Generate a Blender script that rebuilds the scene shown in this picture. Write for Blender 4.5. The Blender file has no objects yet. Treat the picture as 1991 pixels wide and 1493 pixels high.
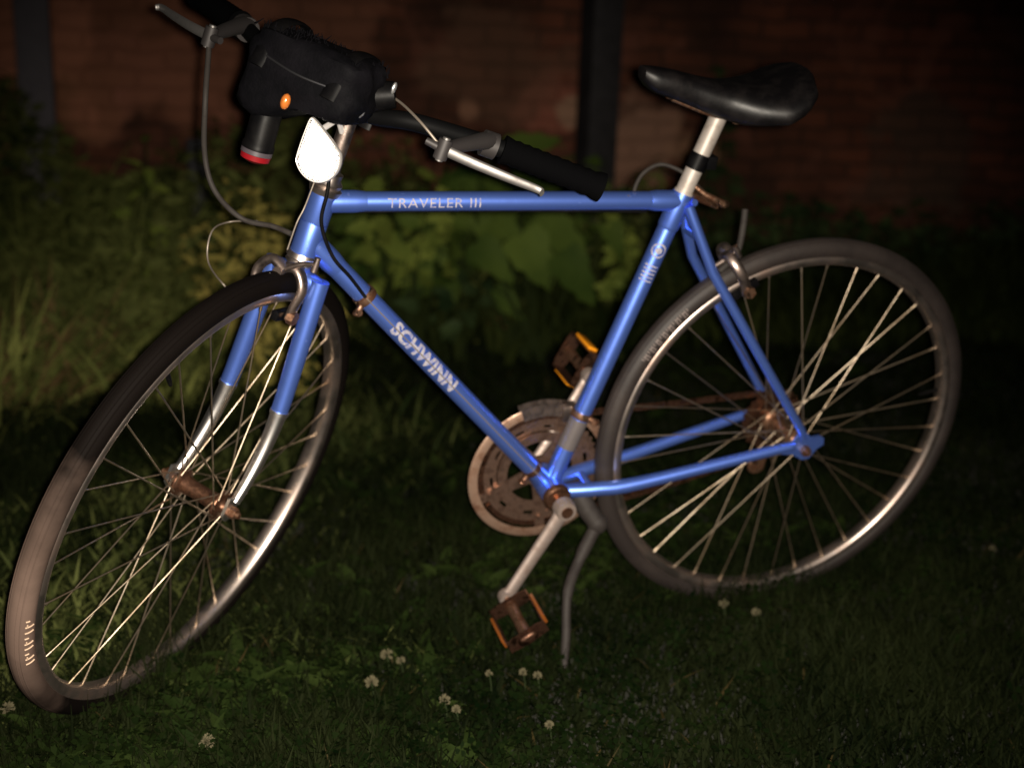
import bpy, bmesh, math, random
import numpy as np
from mathutils import Matrix, Vector

random.seed(7)
rng = np.random.default_rng(11)
SC = bpy.context.scene
COL = SC.collection

# ------------------------------------------------------------------ camera, light, exposure
W_, H_ = 1991.0, 1493.0
F_ = 2380.48
def rod(v):
    v = np.asarray(v, float); t = np.linalg.norm(v)
    if t < 1e-9: return np.eye(3)
    k = v / t; K = np.array([[0, -k[2], k[1]], [k[2], 0, -k[0]], [-k[1], k[0], 0]])
    return np.eye(3) + math.sin(t) * K + (1 - math.cos(t)) * K @ K
RB = rod([.47121, -.34271, .01925]) @ np.array([[1, 0, 0], [0, 0, -1], [0, 1, 0]], float)   # rows: right, down, forward in bicycle space
CB = np.array([-1.10582, -1.54355, .93836])                                                # camera in bicycle space
# bicycle space -> world (the bicycle leans 12 degrees on its stand); rear wheel touches the ground at the origin
UP = np.array([.0080, .2080, .9781]); UP /= np.linalg.norm(UP)
XW = np.array([1.0, 0, 0]); XW -= (XW @ UP) * UP; XW /= np.linalg.norm(XW)
YW = np.cross(UP, XW)
MW = np.array([XW, YW, UP])
RC = -UP + (UP @ np.array([0, 1., 0])) * np.array([0, 1., 0]); RC = .343 * RC / np.linalg.norm(RC)
def w(P): return MW @ (np.asarray(P, float) - RC)
CW = w(CB); RWm = RB @ MW.T
FWD = RWm[2]; FH = np.array([FWD[0], FWD[1], 0]); FH /= np.linalg.norm(FH)
RH = np.array([FH[1], -FH[0], 0])                                                          # horizontal right
cam_d = bpy.data.cameras.new("camera"); cam_o = bpy.data.objects.new("camera", cam_d); COL.objects.link(cam_o)
cam_d.sensor_fit = 'HORIZONTAL'; cam_d.sensor_width = 36; cam_d.lens = 36 * F_ / W_
cam_d.clip_start = .02; cam_d.clip_end = 200
m = Matrix(((RWm[0][0], -RWm[1][0], -RWm[2][0], CW[0]), (RWm[0][1], -RWm[1][1], -RWm[2][1], CW[1]),
            (RWm[0][2], -RWm[1][2], -RWm[2][2], CW[2]), (0, 0, 0, 1)))
cam_o.matrix_world = m
cam_d.dof.use_dof = True; cam_d.dof.focus_distance = 1.5; cam_d.dof.aperture_fstop = 2.6
SC.camera = cam_o

wd = bpy.data.worlds.new("World"); SC.world = wd; wd.use_nodes = True
wd.node_tree.nodes["Background"].inputs[0].default_value = (.55, .65, 1, 1)
wd.node_tree.nodes["Background"].inputs[1].default_value = .0012

ld = bpy.data.lights.new("camera_flash", 'SPOT'); lo = bpy.data.objects.new("camera_flash", ld); COL.objects.link(lo)
ld.energy = 420; ld.color = (1, .90, .76); ld.spot_size = math.radians(74); ld.spot_blend = 1.0; ld.shadow_soft_size = .006
def raydir(u, v):
    q = RWm.T @ np.array([(u - W_ / 2) / F_, (v - H_ / 2) / F_, 1]); return q / np.linalg.norm(q)
lp = CW + RWm[0] * .016 - RWm[1] * .004
lo.location = lp
lo.rotation_euler = Vector(raydir(900, 1120)).to_track_quat('-Z', 'Y').to_euler()
SC.view_settings.view_transform = 'Standard'; SC.view_settings.look = 'None'
SC.view_settings.exposure = 0; SC.view_settings.gamma = 1
SC.cycles.sample_clamp_indirect = 8
SC.cycles.max_bounces = 8

# ------------------------------------------------------------------ materials
def mat(name, base=(.5, .5, .5), rough=.5, metal=0, coat=0, spec=.5, noise=None, bump=None, keep=.25):
    m = bpy.data.materials.new(name); m.use_nodes = True
    nt = m.node_tree; b = nt.nodes["Principled BSDF"]
    b.inputs["Base Color"].default_value = (*base, 1); b.inputs["Roughness"].default_value = rough
    b.inputs["Metallic"].default_value = metal; b.inputs["Coat Weight"].default_value = coat
    b.inputs["Coat Roughness"].default_value = .12; b.inputs["Specular IOR Level"].default_value = spec
    tc = nt.nodes.new("ShaderNodeTexCoord")
    if noise:   # (scale, colour2, low, high, rough2)
        n = nt.nodes.new("ShaderNodeTexNoise"); n.inputs["Scale"].default_value = noise[0]; n.inputs["Detail"].default_value = 6
        n.inputs["Roughness"].default_value = .65
        nt.links.new(tc.outputs["Object"], n.inputs["Vector"])
        r = nt.nodes.new("ShaderNodeMapRange"); r.inputs[1].default_value = noise[2]; r.inputs[2].default_value = noise[3]
        nt.links.new(n.outputs["Fac"], r.inputs[0])
        mx = nt.nodes.new("ShaderNodeMix"); mx.data_type = 'RGBA'
        mx.inputs[6].default_value = (*base, 1); mx.inputs[7].default_value = (*noise[1], 1)
        nt.links.new(r.outputs[0], mx.inputs[0]); nt.links.new(mx.outputs[2], b.inputs["Base Color"])
        if len(noise) > 4:
            m2 = nt.nodes.new("ShaderNodeMapRange"); m2.inputs[3].default_value = rough; m2.inputs[4].default_value = noise[4]
            nt.links.new(r.outputs[0], m2.inputs[0]); nt.links.new(m2.outputs[0], b.inputs["Roughness"])
            m3 = nt.nodes.new("ShaderNodeMapRange"); m3.inputs[3].default_value = metal; m3.inputs[4].default_value = metal * keep
            nt.links.new(r.outputs[0], m3.inputs[0]); nt.links.new(m3.outputs[0], b.inputs["Metallic"])
    if bump:
        n2 = nt.nodes.new("ShaderNodeTexNoise"); n2.inputs["Scale"].default_value = bump[0]; n2.inputs["Detail"].default_value = 5
        nt.links.new(tc.outputs["Object"], n2.inputs["Vector"])
        bp = nt.nodes.new("ShaderNodeBump"); bp.inputs["Strength"].default_value = bump[1]; bp.inputs["Distance"].default_value = bump[2]
        nt.links.new(n2.outputs["Fac"], bp.inputs["Height"]); nt.links.new(bp.outputs[0], b.inputs["Normal"])
    return m
BLUE = mat("metallic_blue_paint", (.15, .275, .90), .35, .88, .05, .4, noise=(75, (.05, .05, .085), .655, .70, .6), bump=(60, .12, .001), keep=.4)
CHROME = mat("worn_chrome", (.52, .45, .41), .34, 1, noise=(14, (.26, .17, .13), .42, .75, .5), keep=.95)
BRIGHT = mat("clean_chrome", (.95, .92, .90), .30, 1, noise=(60, (.6, .53, .50), .62, .80, .45), keep=1)
LEVER = mat("polished_lever", (.20, .19, .185), .48, .85, noise=(60, (.11, .10, .095), .45, .75, .6), keep=1)
ALU = mat("dull_alloy", (.30, .245, .22), .36, 1, noise=(60, (.13, .095, .08), .42, .66, .55), bump=(200, .25, .0008), keep=.9)
STAND = mat("dull_stand_metal", (.020, .0165, .015), .7, .1, 0, .25, noise=(60, (.012, .009, .008), .45, .7, .7), bump=(200, .15, .0006), keep=.6)
PEDAL = mat("dark_oily_steel", (.16, .085, .055), .30, 1, noise=(80, (.035, .014, .008), .40, .6, .55), bump=(220, .45, .001), keep=.8)
CRANK = mat("worn_alloy_crank", (.30, .245, .22), .48, .7, noise=(60, (.17, .125, .105), .42, .66, .6), bump=(200, .2, .0006), keep=.8)
RUST = mat("rusty_steel", (.36, .22, .145), .28, 1, noise=(70, (.085, .036, .018), .38, .56, .60), bump=(220, .45, .001), keep=.8)
COPPER = mat("rust_brown_steel", (.26, .135, .085), .28, 1, noise=(90, (.05, .022, .012), .38, .6, .55), bump=(240, .45, .001), keep=.8)
RING = mat("tarnished_ring_steel", (.34, .225, .165), .38, .7, noise=(45, (.12, .06, .036), .40, .66, .55), bump=(200, .35, .0008), keep=.75)
RINGD = mat("dark_tarnished_ring", (.22, .14, .105), .32, .9, noise=(60, (.05, .027, .018), .40, .60, .6), bump=(200, .4, .001), keep=.7)
RUBBER = mat("tyre_rubber", (.012, .0085, .0075), .62, 0, 0, .38, noise=(16, (.020, .0145, .0125), .42, .66), bump=(300, .3, .0006))
BLACK = mat("black_plastic", (.0016, .0016, .002), .42, spec=.09, noise=(30, (.004, .0036, .0036), .4, .7, .55))
LEATHER = mat("black_saddle_vinyl", (.003, .0026, .003), .42, spec=.28, noise=(40, (.008, .0065, .0065), .45, .7, .5), bump=(260, .12, .0008))
FABRIC = mat("black_nylon", (.0016, .0016, .0022), .7, spec=.05, noise=(25, (.004, .0036, .0048), .4, .7), bump=(320, .5, .0012))
TAPE = mat("black_foam_grip", (.0010, .0010, .0012), .9, spec=.02, bump=(350, .5, .001))
CABLE = mat("grey_cable_housing", (.024, .021, .019), .6, spec=.12, noise=(60, (.015, .012, .011), .45, .7))
WIRE = mat("steel_wire", (.20, .17, .14), .5, .6, noise=(90, (.10, .08, .06), .45, .75, .5))
SPOKE = mat("steel_spoke", (.46, .38, .29), .36, 1, noise=(14, (.24, .18, .12), .4, .62, .48), keep=1)
AMBER = mat("amber_reflector", (.55, .20, .01), .22, coat=.6)
DARKAMB = mat("dirty_amber_reflector", (.12, .035, .006), .35, coat=.3)
REDP = mat("red_lens", (.16, .004, .007), .35, coat=.2)
ORANGE = mat("orange_lens", (.55, .16, .03), .25, .3, coat=.8)
LETTER = mat("pale_lettering", (.25, .235, .25), .5, spec=.2, noise=(160, (.13, .14, .25), .44, .62))
MIRR = mat("reflector_prism", (.97, .97, .97), .09, 1)
CLEAR = mat("clear_reflector_rim", (.45, .43, .42), .3, coat=.4)
SLEEVE = mat("dark_metal_sleeve", (.13, .115, .115), .35, .5, noise=(50, (.07, .06, .06), .4, .7, .5))

# ------------------------------------------------------------------ mesh helpers
def A(*x): return np.array(x, float)
def nrm(v): v = np.asarray(v, float); return v / (np.linalg.norm(v) + 1e-12)
def perp(d):
    a = A(0, 0, 1) if abs(d[2]) < .9 else A(1, 0, 0)
    u = nrm(np.cross(a, d)); return u, np.cross(d, u)
class MB:
    def __init__(s): s.v = []; s.f = []
    def add(s, vs, fs):
        o = len(s.v); s.v.extend([tuple(map(float, q)) for q in vs]); s.f.extend([tuple(o + i for i in f) for f in fs])
    def tube(s, pts, r, n=14, cap=True, flat=1.0, ref=None):
        pts = [np.asarray(q, float) for q in pts]; k = len(pts)
        rs = list(r) if hasattr(r, '__len__') else [r] * k
        vs = []; fs = []; u = None
        for i in range(k):
            t = nrm(pts[min(i + 1, k - 1)] - pts[max(i - 1, 0)])
            if u is None: u = nrm(ref - (ref @ t) * t) if ref is not None else perp(t)[0]
            else: u = nrm(u - (u @ t) * t)
            b = np.cross(t, u)
            for j in range(n):
                a = 2 * math.pi * j / n
                vs.append(pts[i] + rs[i] * (math.cos(a) * u + flat * math.sin(a) * b))
        for i in range(k - 1):
            for j in range(n):
                fs.append((i * n + j, i * n + (j + 1) % n, (i + 1) * n + (j + 1) % n, (i + 1) * n + j))
        if cap: fs.append(tuple(range(n))[::-1]); fs.append(tuple((k - 1) * n + j for j in range(n)))
        s.add(vs, fs); return s
    def box(s, c, ax, h, bev=.0):
        c = np.asarray(c, float); vs = []
        x, y, z = [np.asarray(a, float) for a in ax]
        bm = bmesh.new(); bmesh.ops.create_cube(bm, size=2)
        for q in bm.verts: q.co = Vector((q.co.x * h[0], q.co.y * h[1], q.co.z * h[2]))
        if bev > 0: bmesh.ops.bevel(bm, geom=bm.edges[:], offset=bev, segments=2, affect='EDGES', profile=.6)
        bm.verts.index_update()
        vs = [c + q.co.x * x + q.co.y * y + q.co.z * z for q in bm.verts]
        fs = [tuple(q.index for q in f.verts) for f in bm.faces]; bm.free(); s.add(vs, fs); return s
    def revolve(s, C, a, prof, n=48, closed=False, span=None, u0=None):
        # prof: (radius, along axis)
        C = np.asarray(C, float); a = nrm(a)
        if u0 is None: u, v = perp(a)
        else: u = nrm(u0); v = np.cross(a, u)
        k = len(prof); vs = []; fs = []
        full = span is None; a0, a1 = (0, 2 * math.pi) if full else span
        m_ = n if full else n + 1
        for i in range(m_):
            t = a0 + (a1 - a0) * i / n; d = math.cos(t) * u + math.sin(t) * v
            for (r, h) in prof: vs.append(C + r * d + h * a)
        kk = k if closed else k - 1
        for i in range(n):
            i2 = (i + 1) % n if full else i + 1
            for j in range(kk):
                fs.append((i * k + j, i2 * k + j, i2 * k + (j + 1) % k, i * k + (j + 1) % k))
        s.add(vs, fs); return s
    def ell(s, C, ax, h, n=16, p=1.0):
        C = np.asarray(C, float); vs = []; fs = []; m_ = n // 2
        f = lambda x: math.copysign(abs(x) ** p, x)
        for i in range(m_ + 1):
            th = math.pi * i / m_
            for j in range(n):
                ph = 2 * math.pi * j / n
                q = (f(math.sin(th)) * f(math.cos(ph)), f(math.sin(th)) * f(math.sin(ph)), f(math.cos(th)))
                vs.append(C + sum(np.asarray(ax[k], float) * q[k] * h[k] for k in range(3)))
        for i in range(m_):
            for j in range(n): fs.append((i * n + j, (i + 1) * n + j, (i + 1) * n + (j + 1) % n, i * n + (j + 1) % n))
        s.add(vs, fs); return s
    def plate(s, pts, nvec, t):
        nvec = nrm(nvec); k = len(pts); pts = [np.asarray(q, float) for q in pts]
        vs = [q - nvec * t / 2 for q in pts] + [q + nvec * t / 2 for q in pts]
        fs = [tuple(range(k))[::-1], tuple(range(k, 2 * k))] + [(i, (i + 1) % k, k + (i + 1) % k, k + i) for i in range(k)]
        s.add(vs, fs); return s
    def build(s, name, material, parent=None, smooth=True, fix=True):
        me = bpy.data.meshes.new(name); me.from_pydata(s.v, [], s.f); me.update()
        if fix:
            bm = bmesh.new(); bm.from_mesh(me); bmesh.ops.recalc_face_normals(bm, faces=bm.faces[:]); bm.to_mesh(me); bm.free()
        if smooth:
            me.polygons.foreach_set("use_smooth", [True] * len(me.polygons))
            me.set_sharp_from_angle(angle=math.radians(46))
        o = bpy.data.objects.new(name, me); COL.objects.link(o)
        if material: me.materials.append(material)
        if parent is not None: o.parent = parent
        return o
def tag(o, label=None, cat=None, group=None, kind=None):
    if label: o['label'] = label
    if cat: o['category'] = cat
    if group: o['group'] = group
    if kind: o['kind'] = kind
    return o
def npmesh(name, V, Fc, material, parent=None, smooth=False):
    """V (n,3), Fc (m,4) or (m,3) arrays"""
    me = bpy.data.meshes.new(name); k = Fc.shape[1]
    me.vertices.add(len(V)); me.vertices.foreach_set("co", np.ascontiguousarray(V, dtype=np.float32).ravel())
    me.loops.add(Fc.size); me.loops.foreach_set("vertex_index", Fc.astype(np.int32).ravel())
    me.polygons.add(len(Fc)); me.polygons.foreach_set("loop_start", np.arange(0, Fc.size, k, dtype=np.int32))
    me.update(calc_edges=True); me.validate()
    if smooth: me.polygons.foreach_set("use_smooth", [True] * len(me.polygons))
    o = bpy.data.objects.new(name, me); COL.objects.link(o); me.materials.append(material)
    if parent is not None: o.parent = parent
    return o
def spline(pts, n=8):
    P = [np.asarray(q, float) for q in pts]; P = [2 * P[0] - P[1]] + P + [2 * P[-1] - P[-2]]; out = []
    for i in range(1, len(P) - 2):
        for j in range(n):
            t = j / n; out.append(.5 * (2 * P[i] + (P[i + 1] - P[i - 1]) * t + (2 * P[i - 1] - 5 * P[i] + 4 * P[i + 1] - P[i + 2]) * t * t
                                        + (3 * P[i] - P[i - 1] - 3 * P[i + 1] + P[i + 2]) * t ** 3))
    out.append(P[-2]); return out

# ------------------------------------------------------------------ bicycle layout (bicycle space)
X, Y, Z = A(1, 0, 0), A(0, 1, 0), A(0, 0, 1)
BB = A(-.41794, 0, -.06489); S = A(-.26731, 0, .40794); HT = A(-.79283, 0, .42795); HB = A(-.82006, 0, .33838)
AX = nrm(HB - HT)
sm = rod(AX * -.81283); FWs = sm @ A(AX[2], 0, -AX[0]); YS = sm @ Y          # steered forward and steered right
if (A(AX[2], 0, -AX[0]))[0] > 0: FWs = -FWs
C = HB + AX * .36289 + FWs * .05777

# ------------------------------------------------------------------ the setting
def ground_at(u, v):
    q = raydir(u, v); t = -CW[2] / q[2]; return CW + t * q
def at_depth(u, v, d):
    q = raydir(u, v); return CW + q * d / (q @ FH)
def DR(d, r, z=0.0):   # point at forward distance d and right offset r of the photographer
    return A(CW[0], CW[1], 0) + FH * d + RH * r + A(0, 0, z)

GROUND = mat("soil_and_thatch", (.006, .0065, .003), .95, noise=(6, (.010, .011, .005), .4, .65), bump=(40, .8, .02))
gm = MB()
gb = bmesh.new(); bmesh.ops.create_grid(gb, x_segments=90, y_segments=90, size=30)
cx, cy = CW[0] + FH[0] * 8, CW[1] + FH[1] * 8
for q in gb.verts:
    q.co.x += cx; q.co.y += cy
    q.co.z = -.002 + .006 * math.sin(q.co.x * 1.9) * math.cos(q.co.y * 2.3)
gme = bpy.data.meshes.new("ground"); gb.to_mesh(gme); gb.free(); gme.materials.append(GROUND)
g = bpy.data.objects.new("ground", gme); COL.objects.link(g); tag(g, kind='structure')

# brick wall -------------------------------------------------------
WALL_D = 5.4
WALL_A = math.atan2(RH[1], RH[0]) + math.radians(8)
def wall_local(u, v):
    c = DR(WALL_D, 1.0); n = A(-math.sin(WALL_A), math.cos(WALL_A), 0); q = raydir(u, v); t = ((c - CW) @ n) / (q @ n); P = CW + q * t - A(c[0], c[1], 0)
    return (P[0] * math.cos(WALL_A) + P[1] * math.sin(WALL_A), -.12, P[2])
def brick_material():
    m = bpy.data.materials.new("old_brick"); m.use_nodes = True; nt = m.node_tree; b = nt.nodes["Principled BSDF"]
    b.inputs["Roughness"].default_value = .92; b.inputs["Specular IOR Level"].default_value = .2
    tc = nt.nodes.new("ShaderNodeTexCoord"); mp = nt.nodes.new("ShaderNodeMapping")
    mp.inputs["Rotation"].default_value = (math.radians(90), 0, 0)
    nt.links.new(tc.outputs["Object"], mp.inputs["Vector"])
    sep = nt.nodes.new("ShaderNodeSeparateXYZ"); cmb = nt.nodes.new("ShaderNodeCombineXYZ")
    nt.links.new(tc.outputs["Object"], sep.inputs[0]); nt.links.new(sep.outputs[0], cmb.inputs[0]); nt.links.new(sep.outputs[2], cmb.inputs[1])
    nw = nt.nodes.new("ShaderNodeTexNoise"); nw.inputs["Scale"].default_value = 5; nt.links.new(tc.outputs["Object"], nw.inputs["Vector"])
    add = nt.nodes.new("ShaderNodeMixRGB"); add.blend_type = 'ADD'; add.inputs[0].default_value = .06
    nt.links.new(cmb.outputs[0], add.inputs[1]); nt.links.new(nw.outputs["Color"], add.inputs[2])
    br = nt.nodes.new("ShaderNodeTexBrick"); br.inputs["Scale"].default_value = 1; br.inputs["Brick Width"].default_value = .21
    br.inputs["Row Height"].default_value = .072; br.inputs["Mortar Size"].default_value = .007; br.inputs["Mortar Smooth"].default_value = .5
    br.inputs["Color1"].default_value = (.118, .038, .020, 1); br.inputs["Color2"].default_value = (.062, .022, .013, 1)
    br.inputs["Mortar"].default_value = (.050, .026, .017, 1); br.inputs["Bias"].default_value = -.1
    nt.links.new(add.outputs[0], br.inputs["Vector"])
    # patches of spalled, paler and darker brick
    n1 = nt.nodes.new("ShaderNodeTexNoise"); n1.inputs["Scale"].default_value = 2.6; n1.inputs["Detail"].default_value = 5; n1.inputs["Distortion"].default_value = 1.6
    nt.links.new(tc.outputs["Object"], n1.inputs["Vector"])
    r1 = nt.nodes.new("ShaderNodeValToRGB"); r1.color_ramp.elements[0].position = .50; r1.color_ramp.elements[1].position = .62
    nt.links.new(n1.outputs["Fac"], r1.inputs[0])
    x1 = nt.nodes.new("ShaderNodeMixRGB"); x1.inputs[2].default_value = (.145, .052, .032, 1)
    ml = nt.nodes.new("ShaderNodeMath"); ml.operation = 'MULTIPLY'; ml.inputs[1].default_value = .85
    nt.links.new(r1.outputs[0], ml.inputs[0]); nt.links.new(ml.outputs[0], x1.inputs[0]); nt.links.new(br.outputs["Color"], x1.inputs[1])
    n2 = nt.nodes.new("ShaderNodeTexNoise"); n2.inputs["Scale"].default_value = 1.5; n2.inputs["Detail"].default_value = 6
    mp2 = nt.nodes.new("ShaderNodeMapping"); mp2.inputs["Location"].default_value = (3.1, 1.7, 5.2)
    nt.links.new(tc.outputs["Object"], mp2.inputs[0]); nt.links.new(mp2.outputs[0], n2.inputs["Vector"])
    r2 = nt.nodes.new("ShaderNodeValToRGB"); r2.color_ramp.elements[0].position = .42; r2.color_ramp.elements[1].position = .62
    nt.links.new(n2.outputs["Fac"], r2.inputs[0])
    ml2 = nt.nodes.new("ShaderNodeMath"); ml2.operation = 'MULTIPLY'; ml2.inputs[1].default_value = .88
    nt.links.new(r2.outputs[0], ml2.inputs[0])
    x2 = nt.nodes.new("ShaderNodeMixRGB"); x2.inputs[2].default_value = (.026, .012, .007, 1)
    nt.links.new(ml2.outputs[0], x2.inputs[0]); nt.links.new(x1.outputs[0], x2.inputs[1]); nt.links.new(x2.outputs[0], b.inputs["Base Color"])
    # bare salmon-coloured places where the face of the brick has come off
    last = x2.outputs[0]
    n3 = nt.nodes.new("ShaderNodeTexNoise"); n3.inputs["Scale"].default_value = 6; n3.inputs["Detail"].default_value = 4; nt.links.new(tc.outputs["Object"], n3.inputs["Vector"])
    for (u, v, rad, col, st_) in [(215, 130, .20, (.27, .105, .072), .9), (160, 185, .16, (.22, .095, .05), .8), (330, 125, .10, (.25, .095, .068), .8), (435, 100, .22, (.26, .10, .068), .9), (300, 40, .40, (.17, .068, .038), .8), (20, 90, .3, (.30, .12, .07), .8), (560, 30, .35, (.15, .062, .036), .7), (905, 212, .045, (.26, .13, .08), .9),
                                  (1055, 205, .12, (.20, .068, .044), .9), (1100, 215, .06, (.24, .14, .09), .9), (960, 130, .25, (.10, .05, .03), .6), (1235, 280, .16, (.22, .12, .08), .8), (1340, 300, .12, (.22, .12, .07), .7), (1780, 300, .25, (.06, .042, .03), .6)]:
        d_ = nt.nodes.new("ShaderNodeVectorMath"); d_.operation = 'DISTANCE'; nt.links.new(tc.outputs["Object"], d_.inputs[0]); d_.inputs[1].default_value = wall_local(u, v)
        ma = nt.nodes.new("ShaderNodeMath"); ma.operation = 'MULTIPLY_ADD'; ma.inputs[1].default_value = rad * 2.6; nt.links.new(n3.outputs["Fac"], ma.inputs[0]); nt.links.new(d_.outputs["Value"], ma.inputs[2])
        mr = nt.nodes.new("ShaderNodeMapRange"); mr.inputs[1].default_value = rad * 2.1; mr.inputs[2].default_value = rad * 2.5; mr.inputs[3].default_value = st_; mr.inputs[4].default_value = 0; nt.links.new(ma.outputs[0], mr.inputs[0])
        xx = nt.nodes.new("ShaderNodeMixRGB"); xx.inputs[2].default_value = (*col, 1); nt.links.new(mr.outputs[0], xx.inputs[0]); nt.links.new(last, xx.inputs[1]); last = xx.outputs[0]
    nt.links.new(last, b.inputs["Base Color"])
    bp = nt.nodes.new("ShaderNodeBump"); bp.inputs["Strength"].default_value = .9; bp.inputs["Distance"].default_value = .012
    mxh = nt.nodes.new("ShaderNodeMath"); mxh.operation = 'SUBTRACT'
    nt.links.new(n1.outputs["Fac"], mxh.inputs[0]); nt.links.new(br.outputs["Fac"], mxh.inputs[1])
    nt.links.new(mxh.outputs[0], bp.inputs["Height"]); nt.links.new(bp.outputs[0], b.inputs["Normal"])
    return m
BRICK = brick_material()
wall = MB(); wall.box((0, 0, 1.9), (A(1, 0, 0), A(0, 1, 0), A(0, 0, 1)), (9, .12, 2.0), .01)
wo = wall.build("brick_wall", BRICK); tag(wo, "long weathered red brick wall standing behind the plants", "wall")
wc = DR(WALL_D, 1.0); wo.location = (wc[0], wc[1], 0); wo.rotation_euler = (0, 0, math.atan2(RH[1], RH[0]) + math.radians(8))

# posts ------------------------------------------------------------
POST = mat("grey_painted_post", (.017, .0155, .017), .7, spec=.2, noise=(9, (.008, .0075, .008), .4, .65), bump=(60, .3, .003))
POST2 = mat("paler_grey_post", (.060, .055, .064), .7, spec=.2, noise=(9, (.05, .045, .052), .4, .65), bump=(60, .3, .003))
def post(u, d, wd_, label, rot, tw=0.0, POST=POST):
    mb = MB(); mb.box((0, 0, 1.5), (A(1, 0, 0), A(0, 1, 0), A(0, 0, 1)), (wd_ / 2, wd_ / 2, 1.5), .006)
    o = mb.build("porch_post", POST); tag(o, label, "post", "square grey posts in front of the wall")
    c = MB(); c.box((0, 0, .10), (A(1, 0, 0), A(0, 1, 0), A(0, 0, 1)), (wd_ / 2 + .02, wd_ / 2 + .02, .10), .006); c.build("base", POST, o)
    q = at_depth(u, 120, d); o.location = (q[0], q[1], -.01); o.rotation_euler = (0, tw, math.atan2(RH[1], RH[0]) + rot)
post(1167, 4.6, .118, "square grey post between the handlebar grip and the saddle", math.radians(22))
post(68, 4.5, .118, "square grey post at the left edge above the tall grass", math.radians(18), POST=POST2)
# short dark stake among the weeds
st = MB(); st.tube([A(0, 0, -.02), A(.004, 0, .30), A(0, 0, .62)], .034, 10); st.v[:] = st.v
so = st.build("stake", mat("dark_wet_wood", (.018, .018, .022), .7, bump=(50, .5, .004)))
q = at_depth(381, 300, 4.3); so.location = (q[0], q[1], 0); tag(so, "short dark stake standing in the weeds behind the brake cable", "stake")

# ------------------------------------------------------------------ vegetation
def veg(name, c0, c1, scale=3.0, rough=.55, trans=.0, spec=.015):
    m = bpy.data.materials.new(name); m.use_nodes = True; nt = m.node_tree; b = nt.nodes["Principled BSDF"]
    b.inputs["Roughness"].default_value = rough; b.inputs["Specular IOR Level"].default_value = spec
    tc = nt.nodes.new("ShaderNodeTexCoord"); n = nt.nodes.new("ShaderNodeTexNoise"); n.inputs["Scale"].default_value = scale; n.inputs["Detail"].default_value = 4
    nt.links.new(tc.outputs["Object"], n.inputs["Vector"])
    oi = nt.nodes.new("ShaderNodeNewGeometry"); mx = nt.nodes.new("ShaderNodeMix"); mx.data_type = 'RGBA'
    mx.inputs[6].default_value = (*c0, 1); mx.inputs[7].default_value = (*c1, 1)
    ad = nt.nodes.new("ShaderNodeMath"); ad.operation = 'MULTIPLY_ADD'; ad.inputs[1].default_value = .55; ad.use_clamp = True
    r = nt.nodes.new("ShaderNodeMapRange"); r.inputs[1].default_value = .35; r.inputs[2].default_value = .7; r.inputs[3].default_value = -.05; r.inputs[4].default_value = .6
    nt.links.new(n.outputs["Fac"], r.inputs[0]); nt.links.new(oi.outputs["Random Per Island"], ad.inputs[0]); nt.links.new(r.outputs[0], ad.inputs[2])
    nt.links.new(ad.outputs[0], mx.inputs[0]); nt.links.new(mx.outputs[2], b.inputs["Base Color"])
    return m
def blades(P, L, Wd, lean, az, nseg=3, droop=.6):
    """P base points (n,3), arrays of length, width, lean angle, azimuth -> verts, quads (curved tapering blades)"""
    n = len(P); k = nseg + 1
    t = np.linspace(0, 1, k)[None, :]
    ang = lean[:, None] + droop[:, None] * t * 1.0 if hasattr(droop, '__len__') else lean[:, None] + droop * t
    ds = (L / nseg)[:, None]
    hx = np.concatenate([np.zeros((n, 1)), np.cumsum(np.sin(ang[:, :-1]) * ds, 1)], 1)
    hz = np.concatenate([np.zeros((n, 1)), np.cumsum(np.cos(ang[:, :-1]) * ds, 1)], 1)
    dx, dy = np.cos(az)[:, None], np.sin(az)[:, None]
    cx_ = P[:, 0:1] + hx * dx; cy_ = P[:, 1:2] + hx * dy; cz_ = P[:, 2:3] + hz
    ww = Wd[:, None] * (np.clip(1.15 - t ** 1.8 * 1.13, .02, 1)) / 2
    tw = rng.uniform(-.9, .9, n)[:, None]
    sx, sy = -np.sin(az[:, None] + tw), np.cos(az[:, None] + tw)
    V = np.empty((n, k, 2, 3))
    V[:, :, 0] = np.stack([cx_ - sx * ww, cy_ - sy * ww, cz_], -1); V[:, :, 1] = np.stack([cx_ + sx * ww, cy_ + sy * ww, cz_], -1)
    b = (np.arange(n) * k * 2)[:, None]; i = np.arange(nseg)[None, :] * 2
    Fq = np.stack([b + i, b + i + 1, b + i + 3, b + i + 2], -1).reshape(-1, 4)
    return V.reshape(-1, 3), Fq
def hfun(x, y): return -.002 + .006 * np.sin(x * 1.9) * np.cos(y * 2.3)

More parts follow.
